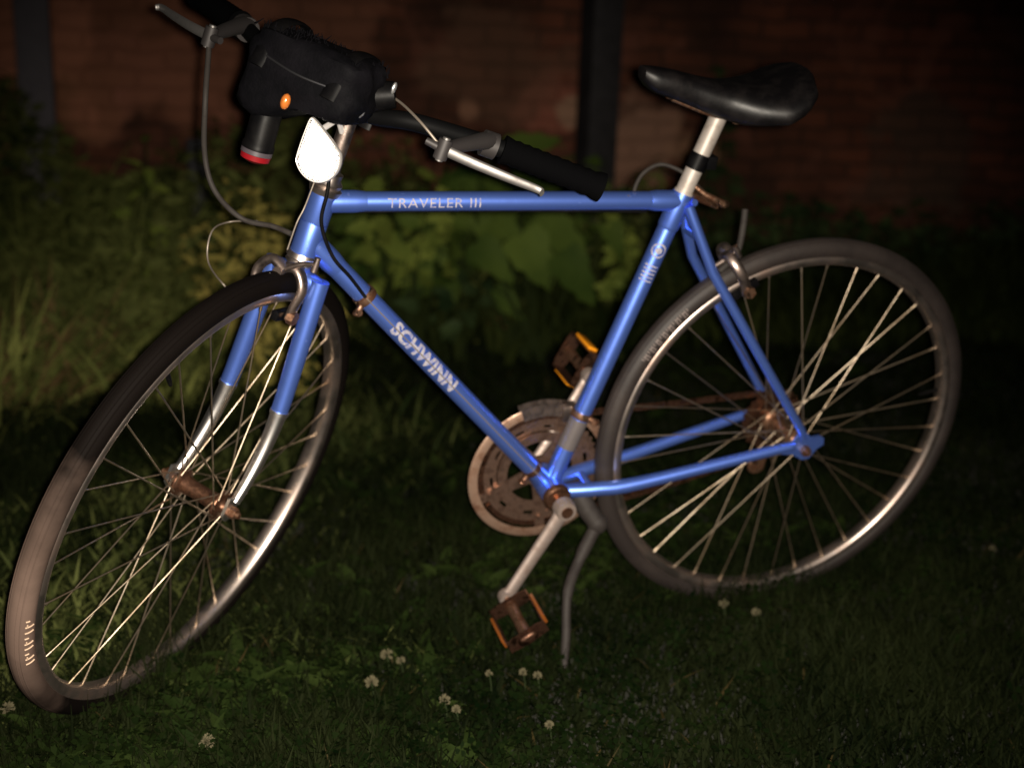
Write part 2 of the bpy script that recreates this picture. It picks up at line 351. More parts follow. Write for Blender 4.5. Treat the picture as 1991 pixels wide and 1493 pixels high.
LAWN = veg("lawn_green", (.0010, .0022, .0006), (.0078, .0100, .0034), 2.3, .75)
LAWNDRY = veg("dry_blades", (.015, .012, .004), (.028, .020, .008), 3)
def scatter(n, d0, d1, half=.56):
    # denser close to the viewer, thinning with distance
    t = rng.random(n); d = d0 * (d1 / d0) ** t
    r = rng.uniform(-1, 1, n) * (half * d + .35)
    X = CW[0] + FH[0] * d + RH[0] * r; Y = CW[1] + FH[1] * d + RH[1] * r
    return X, Y, d, r
def make_lawn():
    X, Y, d, r = scatter(230000, .95, 7.4)
    keep = ~((r < .25 * d - .2) & (d > 5.2)); X, Y, d, r = X[keep], Y[keep], d[keep], r[keep]
    n = len(X); clump = .75 + .45 * np.sin(X * 7 + 2 * np.sin(Y * 5)) * np.sin(Y * 8.3 + 1.3) + rng.normal(0, .12, n)
    left = np.clip((-r - .35) / .8, 0, 1) * np.clip((d - 2.0) / .8, 0, 1)
    L = rng.uniform(.030, .075, n) * np.clip(clump, .4, 1.5) * (1 + .5 * left) * (1 + .05 * d)
    Wd = rng.uniform(.0026, .0052, n) * (1 + .26 * d)
    P = np.stack([X, Y, hfun(X, Y) - .003], 1)
    V, Fq = blades(P, L, Wd, rng.uniform(.05, .8, n), rng.uniform(0, 2 * math.pi, n), 2, rng.uniform(.2, 1.5, n))
    # thicker tufts where the mower cannot reach: round the wheels and the stand
    n2 = 3800; ce = np.array([w(C + nrm(-UP + (UP @ YS) * YS) * .343), [0, 0, 0], w(A(-.428, -.176, -.305))]); ix = rng.integers(0, 2, n2); sp_ = np.array([.16, .16, .05])[ix]
    a_ = rng.normal(0, 1, n2) * sp_; b_ = rng.normal(0, 1, n2) * np.array([.035, .035, .03])[ix]
    hd = np.array([nrm(A(*(MW @ FWs)[:2], 0)), A(1, 0, 0), A(1, 0, 0)])[ix]; X2 = ce[ix, 0] + hd[:, 0] * a_ - hd[:, 1] * b_; Y2 = ce[ix, 1] + hd[:, 1] * a_ + hd[:, 0] * b_
    V2, F2 = blades(np.stack([X2, Y2, np.full(n2, -.002)], 1), rng.uniform(.04, .09, n2), rng.uniform(.002, .0045, n2), rng.uniform(.05, .7, n2), rng.uniform(0, 6.28, n2), 2, rng.uniform(.2, 1.5, n2))
    Fq = np.concatenate([Fq, F2 + len(V)]); V = np.concatenate([V, V2])
    o = npmesh("lawn", V, Fq, LAWN); tag(o, "short dark green lawn of grass and clover around the wheels", "lawn", kind='stuff')
    # clover leaflets, three to a stem
    X, Y, d, r = scatter(26000, .95, 4.5)
    pk = np.sin(X * 3.1 + 1) * np.sin(Y * 3.7 + .4) + rng.normal(0, .35, len(X)) > -.1; X, Y, d = X[pk], Y[pk], d[pk]
    n = len(X); z = rng.uniform(.018, .05, n); s = rng.uniform(.005, .010, n) * (1 + .12 * d); a0 = rng.uniform(0, 6.3, n)
    Vs = []; 
    til = rng.normal(0, .35, (n, 2))
    for k in range(3):
        a = a0 + k * 2.094
        for (rr, da) in ((0.05, 0), (.75, -.55), (1.15, -.22), (1.0, 0), (1.15, .22), (.75, .55)):
            px = rr * s * np.cos(a + da); py = rr * s * np.sin(a + da)
            Vs.append(np.stack([X + px, Y + py, z + px * til[:, 0] + py * til[:, 1] + .1 * rr * s], 1))
    V = np.stack(Vs, 1).reshape(-1, 3)
    base = (np.arange(n) * 18)[:, None]; fs = []
    for k in range(3):
        fs.append(base + np.array([k * 6 + j for j in (0, 1, 2, 3)])[None, :]); fs.append(base + np.array([k * 6 + j for j in (0, 3, 4, 5)])[None, :])
    o2 = npmesh("clover", V, np.concatenate(fs), veg("clover_green", (.0010, .0032, .0007), (.006, .010, .0024), 4, .7))
    tag(o2, "low clover leaves growing through the lawn", "clover", kind='stuff')
    X, Y, d, r = scatter(1500, .95, 5); n = len(X)
    V, Fq = blades(np.stack([X, Y, np.full(n, .0)], 1), rng.uniform(.03, .07, n), rng.uniform(.0025, .005, n), rng.uniform(.5, 1.3, n), rng.uniform(0, 6.28, n), 2, rng.uniform(.1, .8, n))
    o3 = npmesh("dry_grass", V, Fq, LAWNDRY); tag(o3, "scattered dry straw coloured blades in the lawn", "dry grass", kind='stuff')
make_lawn()

def leaf_verts(P, dirv, up, L, Wd, curl=.25, nl=6, fold=.15, shape='ovate'):
    """one curved leaf as a strip with midrib fold: returns verts, quads"""
    t = np.linspace(0, 1, nl + 1)
    side = nrm(np.cross(dirv, up)); upv = np.cross(side, dirv)
    if shape == 'ovate': wprof = np.sin(np.pi * np.clip(t, 0, 1) ** .62) ** .8 * .5
    elif shape == 'heart': wprof = .52 * np.clip(np.sin(np.pi * (t * .93 + .07) ** .45), 0, 1) ** .7
    else: wprof = np.sin(np.pi * t ** .8) * .5
    vs = []; fs = []
    for i in range(nl + 1):
        c = P + dirv * L * t[i] - upv * L * curl * t[i] ** 2
        ww = Wd * wprof[i]; z = fold * ww
        wob = .05 * Wd * math.sin(i * 2.3 + P[0] * 50)
        vs += [c - side * (ww + wob) + upv * z, c - side * ww * .5 + upv * z * .3, c - upv * 0, c + side * ww * .5 + upv * z * .3, c + side * (ww - wob) + upv * z]
    for i in range(nl):
        for j in range(4): fs.append((i * 5 + j, i * 5 + j + 1, (i + 1) * 5 + j + 1, (i + 1) * 5 + j))
    return vs, fs
BROAD = veg("broad_leaf_green", (.012, .025, .005), (.060, .085, .016), 5, .5)
BROADY = veg("yellow_green_leaf", (.035, .055, .010), (.14, .165, .032), 6, .5)
FERN = veg("golden_fern_leaf", (.06, .058, .014), (.26, .21, .055), 8, .6)
TALL = veg("tall_grass_green", (.024, .040, .010), (.17, .18, .05), 4, .6)
TALLT = veg("tan_weed_leaf", (.05, .034, .014), (.14, .09, .04), 5, .7)
DARKL = veg("dark_shrub_leaf", (.008, .016, .006), (.034, .050, .018), 6, .5)
STEM = mat("plant_stem", (.012, .018, .005), .8, spec=.05)
BROWNL = mat("brown_leaf", (.22, .10, .035), .7, noise=(30, (.12, .05, .02), .4, .7))
def pick(seed): return random.Random(seed)
def leafy(name, base, h, spread, nstem, nleaf, ll, lw, m, label, cat, group, seed, shape='ovate', droop=.3, low=.25, face=.75):
    """a plant with several stems carrying leaves turned partly to the light"""
    R = pick(seed); root = bpy.data.objects.new(name, None); COL.objects.link(root); root.location = tuple(base); tag(root, label, cat, group)
    s = MB(); lf = MB(); toward = -FH
    for k in range(nstem):
        a = R.uniform(0, 6.28); rr = R.uniform(.1, 1) * spread
        top = A(math.cos(a) * rr, math.sin(a) * rr, h * R.uniform(.65, 1.0)); b0 = A(math.cos(a), math.sin(a), 0) * rr * .2 - A(0, 0, .02)
        mid = (b0 + top) / 2 + A(R.uniform(-1, 1), R.uniform(-1, 1), .3) * .08 * h
        pts = spline([b0, mid, top], 5); s.tube(pts, [max(.0015, .005 * (1 - i / len(pts))) * (h / .6 + .3) for i in range(len(pts))], 6)
        for j in range(nleaf):
            t = low + (1 - low) * (j + R.random()) / nleaf; i = min(int(t * (len(pts) - 1)), len(pts) - 2); p0 = pts[i] + (pts[i + 1] - pts[i]) * R.random()
            az = R.uniform(0, 6.28); el = R.uniform(-.5, .6)
            d = nrm(A(math.cos(az) * math.cos(el), math.sin(az) * math.cos(el), math.sin(el)))
            upv = nrm(A(0, 0, 1) * R.uniform(.3, 1) + toward * face * R.uniform(.2, 1.3) + A(R.uniform(-.4, .4), R.uniform(-.4, .4), 0))
            sc_ = R.uniform(.55, 1.15); L = ll * sc_
            p1 = p0 + d * L * .25; s.tube([p0, p1], .0016, 5, cap=False)
            v, f = leaf_verts(p1, d, upv, L, lw * sc_, R.uniform(.1, .5) * (1 + droop), 6, .2, shape); lf.add(v, f)
    lf.build("foliage", m, root, smooth=True, fix=False); s.build("stem", STEM, root, fix=False)
    return root
def tuft(name, base, h, spread, n, wdt, m, label, cat, group, seed, lean=(.1, .9), droop=(.4, 1.6)):
    r2 = np.random.default_rng(seed); root = bpy.data.objects.new(name, None); COL.objects.link(root); root.location = tuple(base); tag(root, label, cat, group)
    a = r2.uniform(0, 6.28, n); rr = spread * r2.random(n) ** .7
    P = np.stack([np.cos(a) * rr, np.sin(a) * rr, np.full(n, -.01)], 1)
    V, Fq = blades(P, h * r2.uniform(.55, 1.2, n), wdt * r2.uniform(.6, 1.3, n), r2.uniform(lean[0], lean[1], n), a + r2.normal(0, .7, n), 6, r2.uniform(droop[0], droop[1], n))
    npmesh("foliage", V, Fq, m, root, smooth=True)
    return root
# undergrowth mass in front of the wall
def undergrowth():
    n = 26000; d = rng.uniform(3.4, 5.5, n); r = rng.uniform(-2.9, 2.9, n)
    wall_d = 5.25 + (r - 1.0) * math.tan(math.radians(8)); lim = np.where(r < .12 * d, 1.0, np.where(d > wall_d - 1.2, 1, .0)); k = (rng.random(n) < lim) & (d < wall_d) & ((d > 3.6 + rng.uniform(0, .9, n)) | (r < (-.2 - rng.uniform(0, .1, n)) * d)); d, r = d[k], r[k]; n = len(d)
    X = CW[0] + FH[0] * d + RH[0] * r; Y = CW[1] + FH[1] * d + RH[1] * r
    hh = np.where(r < .1 * d, .44 + .14 * np.sin(r * 3.1) * np.sin(d * 2.2), .27 + .06 * np.sin(r * 4)) * np.clip((d - 3.2) / 1.2, .22, 1)
    P = np.stack([X, Y, np.zeros(n)], 1)
    V, Fq = blades(P, np.clip(hh, .08, .7) * rng.uniform(.6, 1.35, n), rng.uniform(.010, .028, n), rng.uniform(0, .6, n), rng.uniform(0, 6.28, n), 5, rng.uniform(.3, 1.9, n))
    o = npmesh("undergrowth", V, Fq, veg("undergrowth_green", (.003, .006, .0015), (.022, .028, .007), 1.6, .65), smooth=True)
    tag(o, "tangled dark undergrowth filling the bed in front of the wall", "undergrowth", kind='stuff')
    # small leaves massed through the same bed
    n = 42000; d = rng.uniform(3.1, 4.85, n); r = rng.uniform(-2.7, .55, n); ht = np.where(r < -.35, .72, .56) * np.clip((d - 2.9) / 1.1, .15, 1) * (.8 + .25 * np.sin(r * 5.3 + 1.2 * np.sin(d * 4)) + .1 * np.sin(r * 13))
    z = ht * rng.random(n) ** .55; k = (r < .12 * d) & ((d > 3.7 + rng.uniform(0, .9, n)) | (r < (-.22 - rng.uniform(0, .12, n)) * d)) & (rng.random(n) < np.where(r > -.15 * d, .22, 1)); d, r, z = d[k], r[k], z[k]; n = len(d)
    P = np.stack([CW[0] + FH[0] * d + RH[0] * r, CW[1] + FH[1] * d + RH[1] * r, z], 1)
    az = rng.uniform(0, 6.28, n); el = rng.uniform(-.9, .7, n); dv = np.stack([np.cos(az) * np.cos(el), np.sin(az) * np.cos(el), np.sin(el)], 1)
    upv = np.array([0, 0, 1.0]) * rng.uniform(.2, 1, n)[:, None] - FH * rng.uniform(.1, 1.2, n)[:, None] + rng.normal(0, .35, (n, 3))
    sd_ = np.cross(dv, upv); sd_ /= np.linalg.norm(sd_, axis=1)[:, None]; nn = np.cross(sd_, dv)
    L = rng.uniform(.025, .075, n)[:, None]; Wd = L * rng.uniform(.22, .5, n)[:, None]
    V2 = np.stack([P, P + dv * L * .35 - sd_ * Wd * .5 + nn * L * .05, P + dv * L * .35 + sd_ * Wd * .5 + nn * L * .05, P + dv * L * .75 - sd_ * Wd * .3 - nn * L * .04, P + dv * L * .75 + sd_ * Wd * .3 - nn * L * .04, P + dv * L - nn * L * .15], 1).reshape(-1, 3)
    b = (np.arange(n) * 6)[:, None]
    T3 = np.concatenate([b + np.array([[0, 2, 1]]), b + np.array([[1, 2, 4]]), b + np.array([[1, 4, 3]]), b + np.array([[3, 4, 5]])])
    o = npmesh("undergrowth_leaves", V2, T3, veg("undergrowth_leaf_green", (.004, .008, .002), (.088, .098, .028), 1.7, .65)); tag(o, "mass of small dark leaves rising to handlebar height behind the bicycle", "undergrowth", kind='stuff')
    # rough long grass on the left, rising from the mown lawn
    n = 46000; d = 1.15 * (5.0 / 1.15) ** rng.random(n); r = -rng.uniform(-.05, 1, n) * (.50 * d + .2)
    k = rng.random(n) < np.clip((-r - .06 * d + .1 * np.sin(d * 5)) * 2.0, 0, 1) * np.clip((d - 1.0) / .7, .12, 1); d, r = d[k], r[k]; n = len(d)
    X = CW[0] + FH[0] * d + RH[0] * r; Y = CW[1] + FH[1] * d + RH[1] * r
    cl = .7 + .5 * np.sin(X * 4.1 + 1.3 * np.sin(Y * 3)) * np.sin(Y * 4.7)
    L = np.clip(.06 + .045 * (d - 1.4), .06, .22) * np.clip(cl, .4, 1.3) * rng.uniform(.6, 1.3, n)
    V, Fq = blades(np.stack([X, Y, np.full(n, -.012)], 1), L, rng.uniform(.004, .008, n) * (1 + .10 * d), rng.uniform(.1, 1.0, n), rng.normal(math.atan2(-FH[1], -FH[0]) + .4, 1.3, n), 5, rng.uniform(.4, 1.8, n))
    o = npmesh("rough_grass", V, Fq, veg("rough_grass_green", (.007, .014, .004), (.070, .078, .024), 1.9, .6), smooth=True)
    tag(o, "rough unmown olive green grass on the left side", "rough grass", kind='stuff')
    # flat broad lawn weeds
    n = 3800; X, Y, d, r = scatter(n, 1.0, 4.8); V = []; Fs = []; R = pick(3)
    for i in range(n):
        if math.sin(X[i] * 3.3 + 2) * math.sin(Y[i] * 2.9) + R.gauss(0, .4) < (0 if r[i] < -.05 * d[i] else .45): continue
        for j in range(R.randint(2, 5)):
            az = R.uniform(0, 6.28); el = R.uniform(.1, .8); dv = A(math.cos(az) * math.cos(el), math.sin(az) * math.cos(el), math.sin(el))
            v, f = leaf_verts(A(X[i], Y[i], .008), dv, nrm(A(0, 0, 1) - FH * .4), R.uniform(.025, .055) * (1 + .2 * d[i]), R.uniform(.009, .019) * (1 + .2 * d[i]), R.uniform(.1, .7), 4, .2)
            o_ = len(V); V += v; Fs += [tuple(o_ + q for q in ff) for ff in f]
    o = npmesh("lawn_weeds", np.array(V), np.array(Fs), veg("lawn_weed_green", (.002, .006, .0012), (.014, .021, .005), 3, .7), smooth=True)
    tag(o, "small flat broad-leaved weeds among the lawn grass", "lawn weeds", kind='stuff')
undergrowth()
# named plants: (u, base depth, height ...) u is only used to find the bearing
def bearing(u, d): q = at_depth(u, 500, d); return A(q[0], q[1], -.01)
TG = "clumps of long arching grass on the left"
for i, (u, d, h, sp, n, m_, lab) in enumerate([
    (40, 3.1, .36, .18, 260, TALLT, "tan weedy clump at the left edge beside the front tyre's upper curve"),
    (50, 4.0, .62, .22, 330, TALL, "tall grass clump directly under the leftmost grey post"),
    (190, 3.8, .50, .20, 300, TALL, "bright arching grass clump right of the leftmost post"),
    (300, 4.0, .56, .20, 300, TALL, "arching grass clump left of the short dark stake"),
    (150, 3.3, .36, .22, 300, TALL, "low spreading grass clump in front of the taller left clumps"),
    (290, 3.2, .30, .20, 260, TALL, "low dark grass clump above the front tyre"),
    (-90, 2.9, .40, .20, 240, TALL, "grass clump cut off by the left edge of the photo"),
    (430, 3.8, .50, .16, 240, TALL, "grass clump behind the hanging grey brake cable")]):
    tuft("long_grass_clump", bearing(u, d), h, sp, n, .011, m_, lab, "grass clump", TG, 50 + i)
FN = "golden narrow-leaved weeds behind the head tube"
for i, (u, d, h, lab) in enumerate([
    (500, 3.3, .60, "golden narrow-leaved weed hanging below the black handlebar bag"),
    (555, 3.1, .50, "pale golden weed left of the blue head tube"),
    (450, 3.5, .55, "dull golden weed beside the hanging brake cable loop")]):
    leafy("weed", bearing(u, d), h, .15, 14, 24, .058, .016, FERN, lab, "weed", FN, 80 + i, droop=1.2, face=1.0)
leafy("sapling", bearing(290, 3.7), .68, .06, 3, 7, .09, .038, BROADY, "yellow-green sapling rising above the grass left of the stake", "sapling", None, 95)
BL = "broad-leaved plants behind the top tube"
for i, (u, d, h, sp_, ns, nl, ll, lw, m_, lab) in enumerate([
    (880, 3.9, .64, .2, 9, 7, .12, .085, BROAD, "broad-leaved plant under the black handlebar grip"),
    (790, 3.7, .60, .16, 9, 8, .085, .052, BROADY, "yellow-green leafy plant right behind the white front reflector"),
    (1010, 4.3, .68, .2, 8, 6, .13, .10, BROAD, "dark broad-leaved plant just left of the central grey post"),
    (1115, 4.4, .66, .14, 7, 7, .11, .085, BROAD, "leafy plant climbing the foot of the central grey post"),
    (720, 3.8, .54, .16, 8, 7, .08, .04, BROAD, "drooping leafy plant in the triangle under the front of the top tube"),
    (1225, 3.9, .50, .10, 8, 8, .065, .04, BROADY, "small yellowish plant right behind the top of the seat tube"),
    (900, 3.6, .36, .18, 5, 4, .09, .05, DARKL, "low dark leafy plant seen through the frame triangle"),
    (650, 3.9, .60, .2, 9, 8, .08, .045, BROAD, "leafy plant behind the handlebar stem")]):
    leafy("broad_leaved_plant", bearing(u, d), h, sp_, ns, nl, ll, lw, m_, lab, "plant", BL, 110 + i, shape='heart' if ll > .12 else 'ovate', face=1.6, low=.5)
def large_leaf_plant():
    d0 = 3.75; base = bearing(1050, d0); root = bpy.data.objects.new("broad_leaved_plant", None); COL.objects.link(root); root.location = tuple(base)
    tag(root, "plant with big overlapping leaves below the top tube beside the seat tube", "plant", BL)
    lf = MB(); st_ = MB()
    for (u0, v0, u1, v1, wd2, dd, cu) in [(1040, 420, 1150, 500, .13, 0, .2), (1010, 455, 1075, 560, .14, -.05, .25), (1090, 490, 1160, 590, .12, -.1, .3), (925, 470, 1000, 545, .10, -.08, .3), (960, 425, 1020, 470, .08, .05, .2), (985, 300, 1080, 262, .11, .35, .3), (1000, 345, 1110, 320, .12, .30, .35), (760, 455, 800, 525, .06, .1, .4), (845, 480, 872, 545, .06, .05, .4), (1180, 430, 1215, 500, .07, .1, .4), (960, 560, 1020, 620, .08, .05, .3), (880, 400, 930, 450, .07, .1, .3), (800, 420, 850, 450, .06, .1, .3)]:
        p0 = at_depth(u0, v0, d0 + dd); p1 = at_depth(u1, v1, d0 + dd - .05); L = np.linalg.norm(p1 - p0); dv = (p1 - p0) / L
        v, f = leaf_verts(p0 - base, dv, nrm(-FH + A(0, 0, .55)), L, wd2, cu, 9, .12, 'heart'); lf.add(v, f)
        st_.tube(spline([A(random.uniform(-.03, .03), random.uniform(-.03, .03), 0), (p0 - base) * .55 + A(0, 0, .06), p0 - base], 5), .004, 6)
    lf.build("foliage", BROAD, root, fix=False); st_.build("stem", STEM, root, fix=False)
large_leaf_plant()
DS = "dark low shrubs at the foot of the wall"
for i, (u, d, h, lab) in enumerate([
    (1300, 4.6, .50, "dark shrub below the saddle nose"),
    (1420, 4.5, .50, "dark shrub behind the seat post"),
    (1540, 4.8, .48, "dark shrub below the rear end of the saddle"),
    (1660, 5.0, .44, "low dark shrub right of the saddle at the wall foot"),
    (1790, 5.1, .42, "lowest dark shrub between the saddle and the right edge"),
    (1930, 5.1, .47, "dark shrub at the wall foot by the right edge")]):
    leafy("dark_shrub", bearing(u, d), h, .3, 16, 16, .055, .034, DARKL, lab, "shrub", DS, 140 + i)
leafy("climbing_vine", bearing(1372, 5.15), 1.0, .05, 4, 16, .07, .05, DARKL, "dark vine climbing the brick wall behind the saddle", "vine", None, 160, low=.2)

# white clover flowers -----------------------------------------------
DSTEM = mat("dark_stem", (.012, .018, .006), .8, spec=.1)
PETAL = mat("clover_petals", (.060, .054, .032), .8, spec=.02, noise=(300, (.07, .06, .035), .4, .7))
def flower(u, v, lab, s=1.0, z=.042):
    R = pick(int(u * 7 + v)); q = raydir(u, v); t = -(CW[2] - z) / q[2]; P = CW + t * q
    root = bpy.data.objects.new("clover_flower", None); COL.objects.link(root); root.location = (P[0], P[1], 0); tag(root, lab, "flower", "white clover flowers in the lawn")
    st_ = MB(); st_.tube(spline([A(.006, .004, -.01), A(.004, 0, z * .5), A(0, 0, z)], 4), .0012, 6); st_.build("stem", DSTEM, root)
    h = MB(); r_ = .0074 * s
    for k in range(46):
        a = R.uniform(0, 6.28); c = R.uniform(-.55, 1); sn = math.sqrt(1 - c * c); d = A(sn * math.cos(a), sn * math.sin(a), c)
        c0 = A(0, 0, z) + d * r_ * .35; x, y = perp(d)
        h.ell(c0 + d * r_ * .42, (x, y, d), (r_ * .16, r_ * .2, r_ * .5), 6)
    h.build("flower_head", PETAL, root)
for (u, v, lab, s) in [(752, 1272, "left and larger clover flower of the close pair left of the pedal", 1.15),
    (779, 1283, "small clover flower touching the right of the close pair left of the pedal", .8),
    (722, 1326, "pale clover flower just below the close pair left of the pedal", 1.2),
    (864, 1360, "clover flower below the pedal, upper one of two", 1.0),
    (887, 1379, "clover flower below the pedal, lower one of two", .8),
    (402, 1441, "clover flower near the bottom edge under the front hub", 1.25),
    (14, 1376, "clover flower left of the front tyre at the left edge", 1.15),
    (951, 1309, "faint clover flower left below the pedal", .7),
    (1017, 1306, "faint clover flower directly under the pedal", .75),
    (1045, 1313, "faint clover flower between the pedal and the kickstand foot", .8),
    (1068, 1409, "clover flower in the open lawn below the kickstand", .8),
    (1407, 1174, "clover flower just below the rear tyre", 1.0),
    (1470, 1190, "clover flower below right of the rear tyre's lowest point", .9),
    (1930, 1066, "tiny clover flower at the far right of the lawn", .7)]:
    flower(u, v, lab, s)
# fallen leaves --------------------------------------------------------
def fallen(u, v, L, m, lab, az, z=.05):
    q = raydir(u, v); t = -(CW[2] - z) / q[2]; P = CW + t * q; mb = MB()
    vs, fs = leaf_verts(A(0, 0, 0), nrm(A(math.cos(az), math.sin(az), .25)), nrm(A(0, 0, 1) - FH * .6), L, L * .5, .35, 6, .35); mb.add(vs, fs)
    o = mb.build("fallen_leaf", m, fix=False); o.location = tuple(P); tag(o, lab, "leaf", "fallen leaves on the grass")
TANL = mat("tan_leaf", (.34, .24, .15), .7, noise=(40, (.2, .12, .06), .4, .7))
fallen(298, 540, .085, TANL, "pale tan fallen leaf on the dark grass left of the front brake", 2.6, .07)
fallen(205, 628, .09, BROWNL, "thin brown fallen leaf above the front tyre", 1.0, .05)
fallen(1000, 640, .14, BROWNL, "dim reddish brown fallen leaf behind the far pedal", 2.2, .04)

# ------------------------------------------------------------------ the bicycle (built in its own upright space)
bike = bpy.data.objects.new("bicycle", None); COL.objects.link(bike)
tr = w(A(0, 0, 0))
bike.matrix_world = Matrix(((MW[0][0], MW[0][1], MW[0][2], tr[0]), (MW[1][0], MW[1][1], MW[1][2], tr[1]), (MW[2][0], MW[2][1], MW[2][2], tr[2]), (0, 0, 0, 1)))
tag(bike, "blue road bicycle leaning on its kickstand with its front wheel turned", "bicycle")
UPs = -AX
sd = nrm(S - BB)
def bc(a, b, t): return a + (b - a) * t

# frame
fr = MB()
fr.tube([BB + sd * .01, S + sd * .012], .0143, 24)
fr.tube([HT + AX * -.004, HB + AX * .004], .0172, 24)
tt0 = HT + AX * .016
STT = S + sd * .000
fr.tube([tt0, STT], .0134, 24)
dt0 = HB - AX * .024
fr.tube([dt0, BB], .0146, 24)
# lugs
fr.tube([S - sd * .045, S - sd * .040, S + sd * .012], [.0144, .0162, .0162], 24)
fr.tube([HT + AX * .0, HT + AX * .045, HT + AX * .05], [.0188, .0188, .0173], 24); fr.tube([HB, HB - AX * .05, HB - AX * .055], [.0188, .0188, .0173], 24)
td = nrm(STT - tt0); dd_ = nrm(BB - dt0)
fr.tube([tt0, tt0 + td * .045, tt0 + td * .06], [.0152, .0152, .0135], 24); fr.tube([dt0, dt0 + dd_ * .045, dt0 + dd_ * .06], [.0164, .0164, .0147], 24)
fr.tube([STT, STT - td * .04, STT - td * .05], [.0152, .0152, .0135], 24)
fr.tube([BB - Y * .034, BB + Y * .034], .0215, 28)
for s_ in (-1, 1):
    fr.tube(spline([BB + A(.012, s_ * .017, -.002), BB + A(.07, s_ * .030, .004), BB + A(.14, s_ * .040, .014), A(-.045, s_ * .060, .002), A(-.020, s_ * .062, .004)], 5),
            [.0115] * 10 + [.0108, .0102, .0098, .0094, .009, .0085, .0082, .008, .0075, .0072, .0068], 18)
    fr.tube([S + A(.008, s_ * .014, -.004), S + A(.055, s_ * .034, -.10), A(-.012, s_ * .062, .036), A(-.004, s_ * .062, .018)], [.0078, .0080, .0072, .006], 16)
    # fork-end plates with a rear-facing slot
    pl = [(-.040, -.012), (-.030, .000), (-.014, .022), (-.002, .026), (.010, .014), (.026, .017), (.034, .012), (.036, .000), (.024, -.008), (.014, -.024), (.000, -.026), (-.020, -.014)]
    fr.plate([A(a, s_ * .062, b + .006) for a, b in pl], Y, .0055)
fr.tube([S + A(.030, -.022, -.052), S + A(.030, .022, -.052)], .006, 12)
fr.tube([BB + A(.062, -.028, .003), BB + A(.062, .028, .003)], .007, 12)
# seat lug ears and bolt
fr.tube([S + sd * .004 + A(.017, -.012, -.004), S + sd * .004 + A(.017, .012, -.004)], .0055, 12)
frame = fr.build("frame", BLUE, bike)

# lettering wrapped round the tubes
def wrap_text(txt, p0, d, rad, size, side, squash, label, off=.0006, flip=False, extra=0.0, bold=.0):
    cu = bpy.data.curves.new("t", 'FONT'); cu.body = txt; cu.size = size; cu.align_x = 'LEFT'; cu.align_y = 'CENTER'; cu.resolution_u = 4
    cu.offset = bold; cu.space_character = 1.0 + extra
    to = bpy.data.objects.new("t", cu); COL.objects.link(to)
    me = bpy.data.meshes.new_from_object(to.evaluated_get(bpy.context.evaluated_depsgraph_get())); bpy.data.objects.remove(to)
    bm = bmesh.new(); bm.from_mesh(me)
    ys = [q.co.y for q in bm.verts]; y0, y1 = min(ys), max(ys)
    for k in range(1, 9):
        yy_ = y0 + (y1 - y0) * k / 9
        bmesh.ops.bisect_plane(bm, geom=bm.verts[:] + bm.edges[:] + bm.faces[:], plane_co=(0, yy_, 0), plane_no=(0, 1, 0))
    ymid = (y0 + y1) / 2; d = nrm(d); n0 = nrm(side - (side @ d) * d); b0 = np.cross(n0, d)
    for q in bm.verts:
        a = (q.co.y - ymid) / rad; x = q.co.x * squash
        nn = math.cos(a) * n0 + math.sin(a) * b0 * (-1 if flip else 1)
        P = p0 + d * x + nn * (rad + off); q.co = Vector(P)
    me2 = bpy.data.meshes.new("lettering"); bm.to_mesh(me2); bm.free(); me2.materials.append(LETTER)
    o = bpy.data.objects.new("lettering", me2); COL.objects.link(o); o.parent = frame; o['label'] = label; return o
toCam = nrm(CB - A(-.7, 0, .3))
# the letters' 'up' must point up in the picture: b0 = n0 x d
tdir = nrm(STT - tt0)
sideT = nrm(toCam * 1.0 - A(0, 0, .25))
wrap_text("TRAVELER III", tt0 + tdir * .087, tdir, .0134, .0185, sideT, 1.15, "small pale capital letters on the top tube", extra=.12)
ddir = nrm(BB - dt0)
wrap_text("SCHWINN", dt0 + ddir * .177, ddir, .0146, .0280, nrm(toCam + A(0, 0, .1)), 1.04, "large pale capital letters on the down tube", extra=.05, bold=.0012)
# round emblem and stripes on the seat tube
em = MB(); n0 = nrm(toCam - (toCam @ sd) * sd); b0 = np.cross(n0, sd)
def onst(t, a, r_=.0150): return BB + sd * t + r_ * (math.cos(a) * n0 + math.sin(a) * b0)
ring = []
for (r0, r1) in ((.0002, .0050), (.0088, .0112)):
    K = 28; vs = []; fs = []
    for i in range(K):
        a = 6.2832 * i / K
        for r_ in (r0, r1): vs.append(onst(.418 + r_ * math.sin(a), r_ * math.cos(a) / .0143))
    for i in range(K): j = (i + 1) % K; fs.append((i * 2, j * 2, j * 2 + 1, i * 2 + 1))
    em.add(vs, fs)
for k in range(5):
    t0 = .392 - k * .006; vs = [onst(t0 + dt_, a) for dt_ in (0, .0022) for a in np.linspace(-.7, .7, 8)]
    em.add(vs, [(i, i + 1, 9 + i, 8 + i) for i in range(7)])
e = em.build("emblem", LETTER, frame, fix=False); e['label'] = "small round pale emblem with thin stripes on the seat tube"

